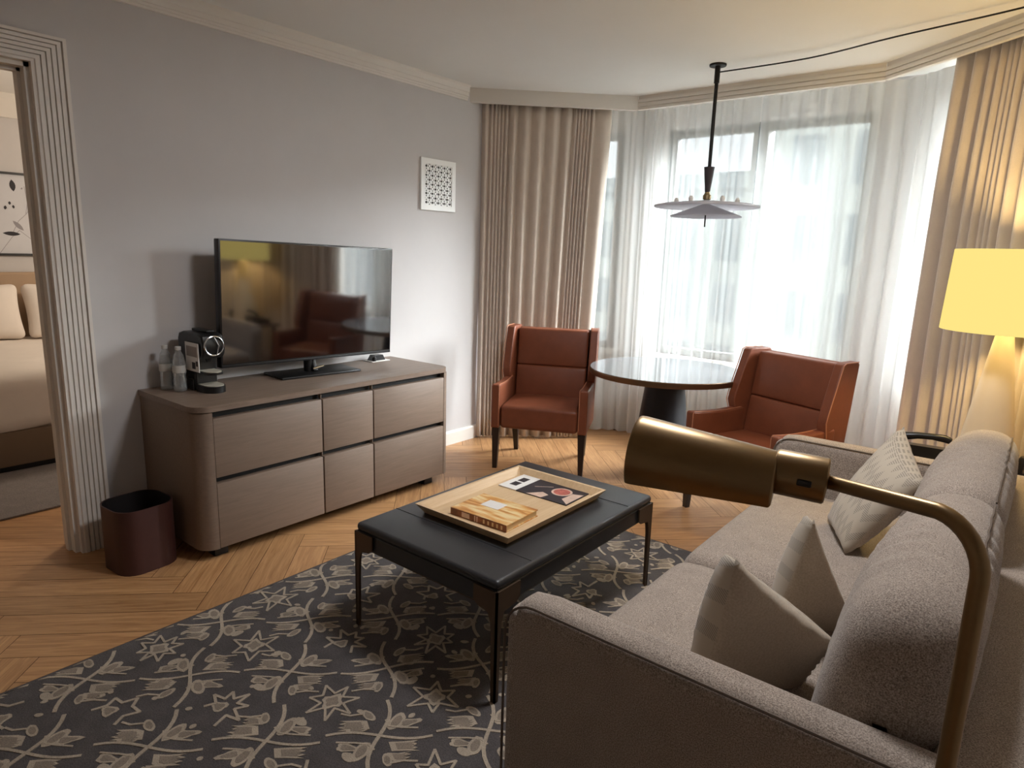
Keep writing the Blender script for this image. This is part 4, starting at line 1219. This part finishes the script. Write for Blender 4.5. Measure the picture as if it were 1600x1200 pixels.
# ------------------------------------------------------------------ round table
def round_table():
    t = thing('round_table', 'round pedestal table with a glossy top and bronze rim by the bay window', 'table', (1.578, 4.16, 0))
    z = 0.762
    mb = MB(); mb.lathe([(0.515, z - 0.008), (0.520, z - 0.004), (0.519, z)], 96); mb.build('top', M['tabletop'], t)
    mb = MB(); mb.lathe([(0.480, z - 0.040), (0.522, z - 0.038), (0.525, z - 0.034), (0.525, z - 0.004), (0.521, z - 0.001), (0.520, z - 0.004), (0.519, z - 0.008)], 96, cap=False)
    mb.add([(0.480 * math.cos(2 * PI * i / 96), 0.480 * math.sin(2 * PI * i / 96), z - 0.040) for i in range(96)], [tuple(reversed(range(96)))])
    mb.build('rim', M['bronze'], t, angle=40)
    mb = MB(); mb.lathe([(0.215, 0.0), (0.215, 0.012), (0.210, 0.018), (0.128, z - 0.06), (0.128, z - 0.040)], 64); mb.build('pedestal', M['navy'], t)
round_table()

# ------------------------------------------------------------------ pendant
def pendant():
    P = Vector((1.74, 4.223, 0))
    t = thing('pendant_lamp', 'unlit pendant lamp with two grey discs on a black rod above the round table', 'lamp', (P.x, P.y, 0))
    mb = MB(); mb.lathe([(0.050, CEIL - 0.012), (0.052, CEIL - 0.008), (0.052, CEIL - 0.0005)], 32); mb.build('canopy', M['blackm'], t)
    mb = MB(); mb.tube([(0, 0, CEIL - 0.01), (0, 0, CEIL - 0.11)], 0.017, 16); mb.tube([(0, 0, CEIL - 0.10), (0, 0, 2.08)], 0.0115, 14); mb.build('rod', M['blackm'], t)
    mb = MB(); mb.lathe([(0.034, 2.09), (0.033, 2.085), (0.017, 1.94), (0.014, 1.93)][::-1], 24); mb.build('cone', M['pendwood'], t)
    mb = MB(); mb.lathe([(0.018, 1.885), (0.026, 1.892), (0.026, 1.915), (0.019, 1.922), (0.016, 1.935)], 20); mb.build('collar', M['pendbrass'], t)
    mb = MB(); mb.lathe([(0.022, 1.870), (0.29, 1.846), (0.328, 1.838), (0.332, 1.842), (0.330, 1.850), (0.29, 1.858), (0.022, 1.884)], 72, cap=False); mb.build('upper_disc', M['pendgrey'], t)
    mb = MB(); mb.lathe([(0.018, 1.862), (0.222, 1.786), (0.226, 1.780), (0.221, 1.778), (0.018, 1.850)], 64, cap=False); mb.build('lower_shade', M['pendgrey'], t)
    mb = MB(); mb.tube([(0, 0, 1.90), (0, 0, 1.716)], 0.005, 8); mb.build('finial', M['blackm'], t)
    for i in range(6):
        a = 2 * PI * i / 6 + .4; mb = MB(); mb.lathe([(0.012, 1.862), (0.016, 1.885), (0.008, 1.90)], 12, (0.19 * math.cos(a), 0.19 * math.sin(a))); mb.build('bulb', M['paper'], t)
    # swagged cable leaving the rod and running to a hook in the ceiling
    pts = []
    A = Vector((0.012, 0.0, 2.656)); K = [Vector((0.54, 0.0, 2.66)), Vector((1.006, -0.145, 2.662)), Vector((1.535, -0.28, 2.664)), Vector((1.98, -0.40, 2.685))]
    ctrl = [A] + K
    for i in range(len(ctrl) - 1):
        p0 = ctrl[max(0, i - 1)]; p1 = ctrl[i]; p2 = ctrl[i + 1]; p3 = ctrl[min(len(ctrl) - 1, i + 2)]
        for k in range(6):
            s = k / 6; pts.append(0.5 * ((2 * p1) + (p2 - p0) * s + (2 * p0 - 5 * p1 + 4 * p2 - p3) * s * s + (3 * p1 - p0 - 3 * p2 + p3) * s ** 3))
    pts.append(ctrl[-1]); pts.append(Vector((1.985, -0.40, CEIL - 0.0005)))
    mb = MB(); mb.tube(pts, 0.0045, 8); mb.build('cable', M['black'], t, angle=60)
pendant()

# ------------------------------------------------------------------ side table, lamp, phone
t = thing('side_table', 'small wooden side table behind the far arm of the sofa', 'table', (3.40, 3.66, 0))
mb = MB(); mb.box(-0.33, 0.24, -0.255, 0.19, 0.565, 0.60, bev=0.006); mb.build('tabletop', M['cred'], t)
for sx in (-0.29, 0.20):
    for sy in (-0.21, 0.14):
        mb = MB(); mb.box(sx - 0.018, sx + 0.018, sy - 0.018, sy + 0.018, 0, 0.566); mb.build('leg', M['legbronze'], t, smooth=False)
LX, LY, LZ = 3.424, 3.66, 0.60
t = thing('table_lamp', 'lit table lamp with a cream cone base and glowing yellow drum shade', 'lamp', (LX, LY, LZ))
mb = MB(); mb.lathe([(0.118, 0.0), (0.122, 0.006), (0.121, 0.014), (0.034, 0.628), (0.030, 0.634)], 40); mb.build('base', M['lampbase'], t)
mb = MB(); mb.lathe([(0.012, 0.632), (0.012, 0.70)], 14); mb.build('neck', M['brass'], t)
z0, z1 = 1.236 - LZ, 1.592 - LZ
mb = MB(); mb.lathe([(0.252, z0), (0.238, z1)], 64, cap=False); sh = mb.build('shade', M['shade'], t)
sm = sh.modifiers.new('thickness', 'SOLIDIFY'); sm.thickness = 0.002; sm.offset = -1
mb = MB()
for a in (0, 2 * PI / 3, 4 * PI / 3): mb.tube([(0.010, 0, 0.69), (0.244 * math.cos(a), 0.244 * math.sin(a), 0.70)], 0.003, 6)
mb.build('spider', M['brass'], t)
mb = MB(); mb.lathe([(0.008, 0.70), (0.026, 0.73), (0.030, 0.76), (0.020, 0.785), (0.004, 0.795)], 20); mb.build('bulb', emis('bulb_glow', (1, .78, .45, 1), 3.0), t)

t = thing('telephone', 'black desk telephone behind the far sofa arm, left of the table lamp', 'telephone', (3.185, 3.66, 0.60), math.radians(6))
mb = MB(); mb.prism([(-0.09, 0.0), (0.09, 0.0), (0.09, 0.045), (-0.09, 0.075)], -0.095, 0.095, 'x'); mb.build('body', M['black'], t, angle=30)
mb = MB(); mb.box(-0.092, 0.098, -0.088, -0.0885 + 0.004, 0.050, 0.062, bev=0.001); mb.build('display_strip', M['greypaper'], t)
mb = MB(); mb.tube([(-0.115, -0.05, 0.088), (-0.09, -0.05, 0.104), (-0.03, -0.05, 0.116), (0.03, -0.05, 0.120), (0.08, -0.05, 0.118), (0.105, -0.05, 0.110)], [0.016, 0.02, 0.016, 0.015, 0.018, 0.014], 14)
mb.build('handset', M['black'], t)
t = thing('desk_gadget', 'small black device on the side table right of the lamp base', 'device', (3.603, 3.62, 0.60))
mb = MB(); mb.lathe([(0.036, 0), (0.040, 0.006), (0.040, 0.085), (0.034, 0.095)], 24, (-0.012, 0)); mb.build('case', M['black'], t)
mb = MB(); mb.box(-0.03, 0.006, -0.042, -0.036, 0.03, 0.06, bev=0.002); mb.build('face', M['screen'], t)

# ------------------------------------------------------------------ bedroom
t = thing('bed', 'bed with white duvet and tan base seen through the doorway', 'bed', (-2.55, 1.75, 0))
mb = MB(); mb.box(-0.97, 1.0, -0.95, 1.0, 0.05, 0.28, bev=0.01); mb.build('base', M['bedbase'], t)
mb = MB(); 
def bedfn(p):
    u, v = p.x / 1.0, p.y / 1.0
    z = p.z + 0.02 * math.sin(p.x * 5 + 1) * math.sin(p.y * 4) * (p.z > 0) + (0.01 * math.sin(p.y * 13) if p.z < 0 else 0)
    return (p.x + 0.015, p.y + 0.025, z + 0.46)
mb.rbox(2.0, 1.99, 0.40, 0.10, fn=bedfn, n=14); mb.build('duvet', M['linen'], t, angle=80)
mb = MB(); mb.box(-1.045, -0.975, -1.05, 1.10, 0.0, 1.22, bev=0.02, seg=3); mb.build('headboard', M['headb'], t)
mb = MB(); mb.box(-0.93, 0.97, -0.9, 0.95, 0.0, 0.051); mb.build('plinth', M['black'], t, smooth=False)
def bedpillow(y, x, lab, lean):
    tt = tag(None or bpy.data.objects.new('bed_pillow', None), lab, 'pillow', 'white bed pillows')
    COL.objects.unlink(tt) if tt.name in COL.objects else None
    bpy.data.objects.remove(tt)
    mb = MB()
    def fn(p):
        u, v = p.y / 0.36, p.z / 0.24; k = (1 - u ** 4 * .6) * (1 - v ** 4 * .6)
        return (p.x * (0.35 + 0.65 * k), p.y * (1 - .06 * (1 - v * v)), p.z * (1 - .08 * (1 - u * u)))
    mb.rbox(0.20, 0.72, 0.48, 0.06, fn=fn, n=12); o = mb.build('bed_pillow', M['linen'], None, angle=80)
    o.location = (x, y, 0.895); o.rotation_euler = (0, lean, 0)
    return tag(o, lab, 'pillow', 'white bed pillows')
bedpillow(2.16, -3.30, 'white bed pillow nearer the door frame, leaning on the headboard', -0.28)
bedpillow(1.42, -3.30, 'white bed pillow farther from the door frame, at the edge of the photo', -0.26)
t = thing('framed_artwork', 'black framed botanical print hanging above the headboard in the bedroom', 'picture', (-3.6, 1.55, 1.36))
mb = MB(); w, h = 1.5, 0.71; f = 0.02
mb.box(0.002, 0.03, -w / 2, w / 2, 0, f); mb.box(0.002, 0.03, -w / 2, w / 2, h - f, h); mb.box(0.002, 0.03, -w / 2, -w / 2 + f, f, h - f); mb.box(0.002, 0.03, w / 2 - f, w / 2, f, h - f)
mb.build('frame', M['artframe'], t, smooth=False)
mb = MB(); mb.box(0.002, 0.012, -w / 2 + f, w / 2 - f, f, h - f)
def leaf(y, z, l, wd, a, m):
    n = 12; pts = []
    for i in range(n):
        s = i / n * 2; u = s if s <= 1 else 2 - s; sg = 1 if s <= 1 else -1
        yy, zz = l * (u - .5), sg * wd * math.sin(PI * u) ** .8
        pts.append((0.0125 + 0.0002 * m, y + yy * math.cos(a) - zz * math.sin(a), z + yy * math.sin(a) + zz * math.cos(a)))
    mb.add(pts, [tuple(reversed(range(n)))], m)
def stem(P, m):
    for (y0, z0), (y1, z1) in zip(P, P[1:]):
        d = Vector((y1 - y0, z1 - z0)).normalized(); nn = Vector((-d.y, d.x)) * .002
        mb.add([(0.0124, y0 - nn.x, z0 - nn.y), (0.0124, y1 - nn.x, z1 - nn.y), (0.0124, y1 + nn.x, z1 + nn.y), (0.0124, y0 + nn.x, z0 + nn.y)], [(0, 1, 2, 3)], m)
# the visible strip lies between local y 0.25 and 0.56
stem([(.20, .02), (.30, .16), (.36, .22), (.47, .12), (.54, .08)], 2); stem([(.30, .18), (.36, .30), (.42, .36), (.44, .46), (.43, .6)], 2); stem([(.42, .36), (.50, .48), (.54, .53)], 2)
leaf(.345, .60, .10, .022, 1.65, 1); leaf(.31, .45, .03, .010, 1.5, 1); leaf(.335, .42, .03, .009, 1.7, 1); leaf(.275, .41, .035, .011, 1.4, 1)
leaf(.50, .37, .09, .022, .1, 1); leaf(.30, .19, .13, .018, -.05, 1); leaf(.355, .26, .11, .018, 2.3, 2); leaf(.49, .09, .08, .012, -.5, 1); leaf(.41, .58, .02, .006, 1, 2); leaf(.445, .54, .02, .006, 1.6, 1)
r3 = random.Random(5)
for _ in range(9): leaf(r3.uniform(-.7, .2), r3.uniform(.1, .6), r3.uniform(.06, .13), .018, r3.uniform(0, 3.1), r3.choice([1, 2]))
mb.build('print', [M['artpaper'], M['ink'], M['inkpale']], t, smooth=False)
mb = MB(); mb.box(-3.3, -0.71, 0.0, 3.5, 0.0005, 0.012, bev=0.003); o = mb.build('bedroom_rug', M['bedrug'])
tag(o, 'plain grey rug under the bed beyond the doorway', 'rug')

# ------------------------------------------------------------------ outside
def building(name, x0, x1, y0, y1, h, label):
    t = thing(name, label, 'building', ((x0 + x1) / 2, y0, -12))
    hx = (x1 - x0) / 2; D = y1 - y0
    mb = MB(); mb.box(-hx, hx, 0, D, 0, h + 12); mb.box(-hx - .2, hx + .2, -.2, D + .2, h + 11.4, h + 12.2)
    mb.build('facade', M['bldg'], t, smooth=False)
building('apartment_block', -28, -8.2, 34, 46, 5.6, 'pale building outside the left window pane, with sky above its roof')
building('office_block', -7.3, 14, 30, 44, 16, 'taller pale building outside the right window pane')
mb = MB(); mb.box(-60, 60, 5.6, 80, -12.2, -12.0); o = mb.build('ground_outside', M['ground'], smooth=False); struct(o)

# ------------------------------------------------------------------ light
W = bpy.data.worlds.new('sky'); S.world = W; W.use_nodes = True
bg = W.node_tree.nodes['Background']
bg.inputs[0].default_value = (0.86, 0.95, 1.0, 1); bg.inputs[1].default_value = 0.62

def portal(T, s0, s1, z0, z1):
    l = bpy.data.lights.new('window_portal', 'AREA'); l.shape = 'RECTANGLE'; l.size = s1 - s0; l.size_y = z1 - z0
    l.cycles.is_portal = True
    o = bpy.data.objects.new('window_portal', l); COL.objects.link(o)
    c = T @ Vector(((s0 + s1) / 2, 0.18, (z0 + z1) / 2)); o.location = c
    nrm = (T.to_3x3() @ Vector((0, -1, 0)))
    o.rotation_euler = nrm.to_track_quat('-Z', 'Z').to_euler()
portal(TC, 0.27, 1.77, 0.715, 2.51); portal(TL, 0.10, 0.93, 0.72, 2.51); portal(TR, 0.19, 1.45, 0.745, 2.60)

def lamp(name, loc, power, col, r=0.05):
    l = bpy.data.lights.new(name, 'POINT'); l.energy = power; l.color = col; l.shadow_soft_size = r
    o = bpy.data.objects.new(name, l); COL.objects.link(o); o.location = loc
    return o
sl = bpy.data.lights.new('sun_behind_cloud', 'SUN'); sl.energy = 30; sl.angle = math.radians(50); sl.color = (0.91, 0.97, 1.0)
so = bpy.data.objects.new('sun_behind_cloud', sl); COL.objects.link(so); so.location = (6, 14, 9)
so.rotation_euler = Vector((-.58, -.73, -.62)).to_track_quat('-Z', 'Y').to_euler()
lamp('table_lamp_bulb', (LX, LY, LZ + 0.83), 11, (1, .71, .29), 0.06)
cl = bpy.data.lights.new('ceiling_fill', 'AREA'); cl.shape = 'DISK'; cl.size = 0.5; cl.energy = 12; cl.color = (.97, .97, 1)  # unseen area light added as fill to brighten the room
clo = bpy.data.objects.new('ceiling_fill', cl); COL.objects.link(clo); clo.location = (2.6, 2.2, CEIL - 0.03)
mb = MB(); mb.lathe([(0.275, CEIL - 0.0005), (0.275, CEIL - 0.030), (0.262, CEIL - 0.030), (0.262, CEIL - 0.0005)], 48, (2.6, 2.2), cap=False)  # made-up fixture rim around the added fill light, also out of view
struct(mb.build('ceiling_fill_rim', M['white']))
lamp('bedroom_lamp', (-1.9, 2.9, 1.9), 20, (1, .86, .70), 0.15)

# ------------------------------------------------------------------ camera
cam = bpy.data.cameras.new('camera'); co = bpy.data.objects.new('camera', cam); COL.objects.link(co); S.camera = co
head, pitch, roll, F = math.radians(38.62398873), math.radians(11.3126318), math.radians(1.70060329), 1030.73
fwd = Vector((-math.sin(head) * math.cos(pitch), math.cos(head) * math.cos(pitch), -math.sin(pitch)))
right = Vector((math.cos(head), math.sin(head), 0)); upv = right.cross(fwd)
r_ = right * math.cos(roll) + upv * math.sin(roll); u_ = -right * math.sin(roll) + upv * math.cos(roll)
co.matrix_world = Matrix(((r_.x, u_.x, -fwd.x, 3.547), (r_.y, u_.y, -fwd.y, 0.0), (r_.z, u_.z, -fwd.z, 1.52), (0, 0, 0, 1)))
cam.sensor_fit = 'HORIZONTAL'; cam.sensor_width = 36; cam.lens = 36 * F / 1600; cam.clip_start = 0.02

S.view_settings.view_transform = 'Standard'; S.view_settings.look = 'None'; S.view_settings.gamma = 1; S.view_settings.exposure = 1.66
S.cycles.use_denoising = True
S.cycles.max_bounces = 10; S.cycles.diffuse_bounces = 6; S.cycles.transparent_max_bounces = 12; S.cycles.sample_clamp_indirect = 6
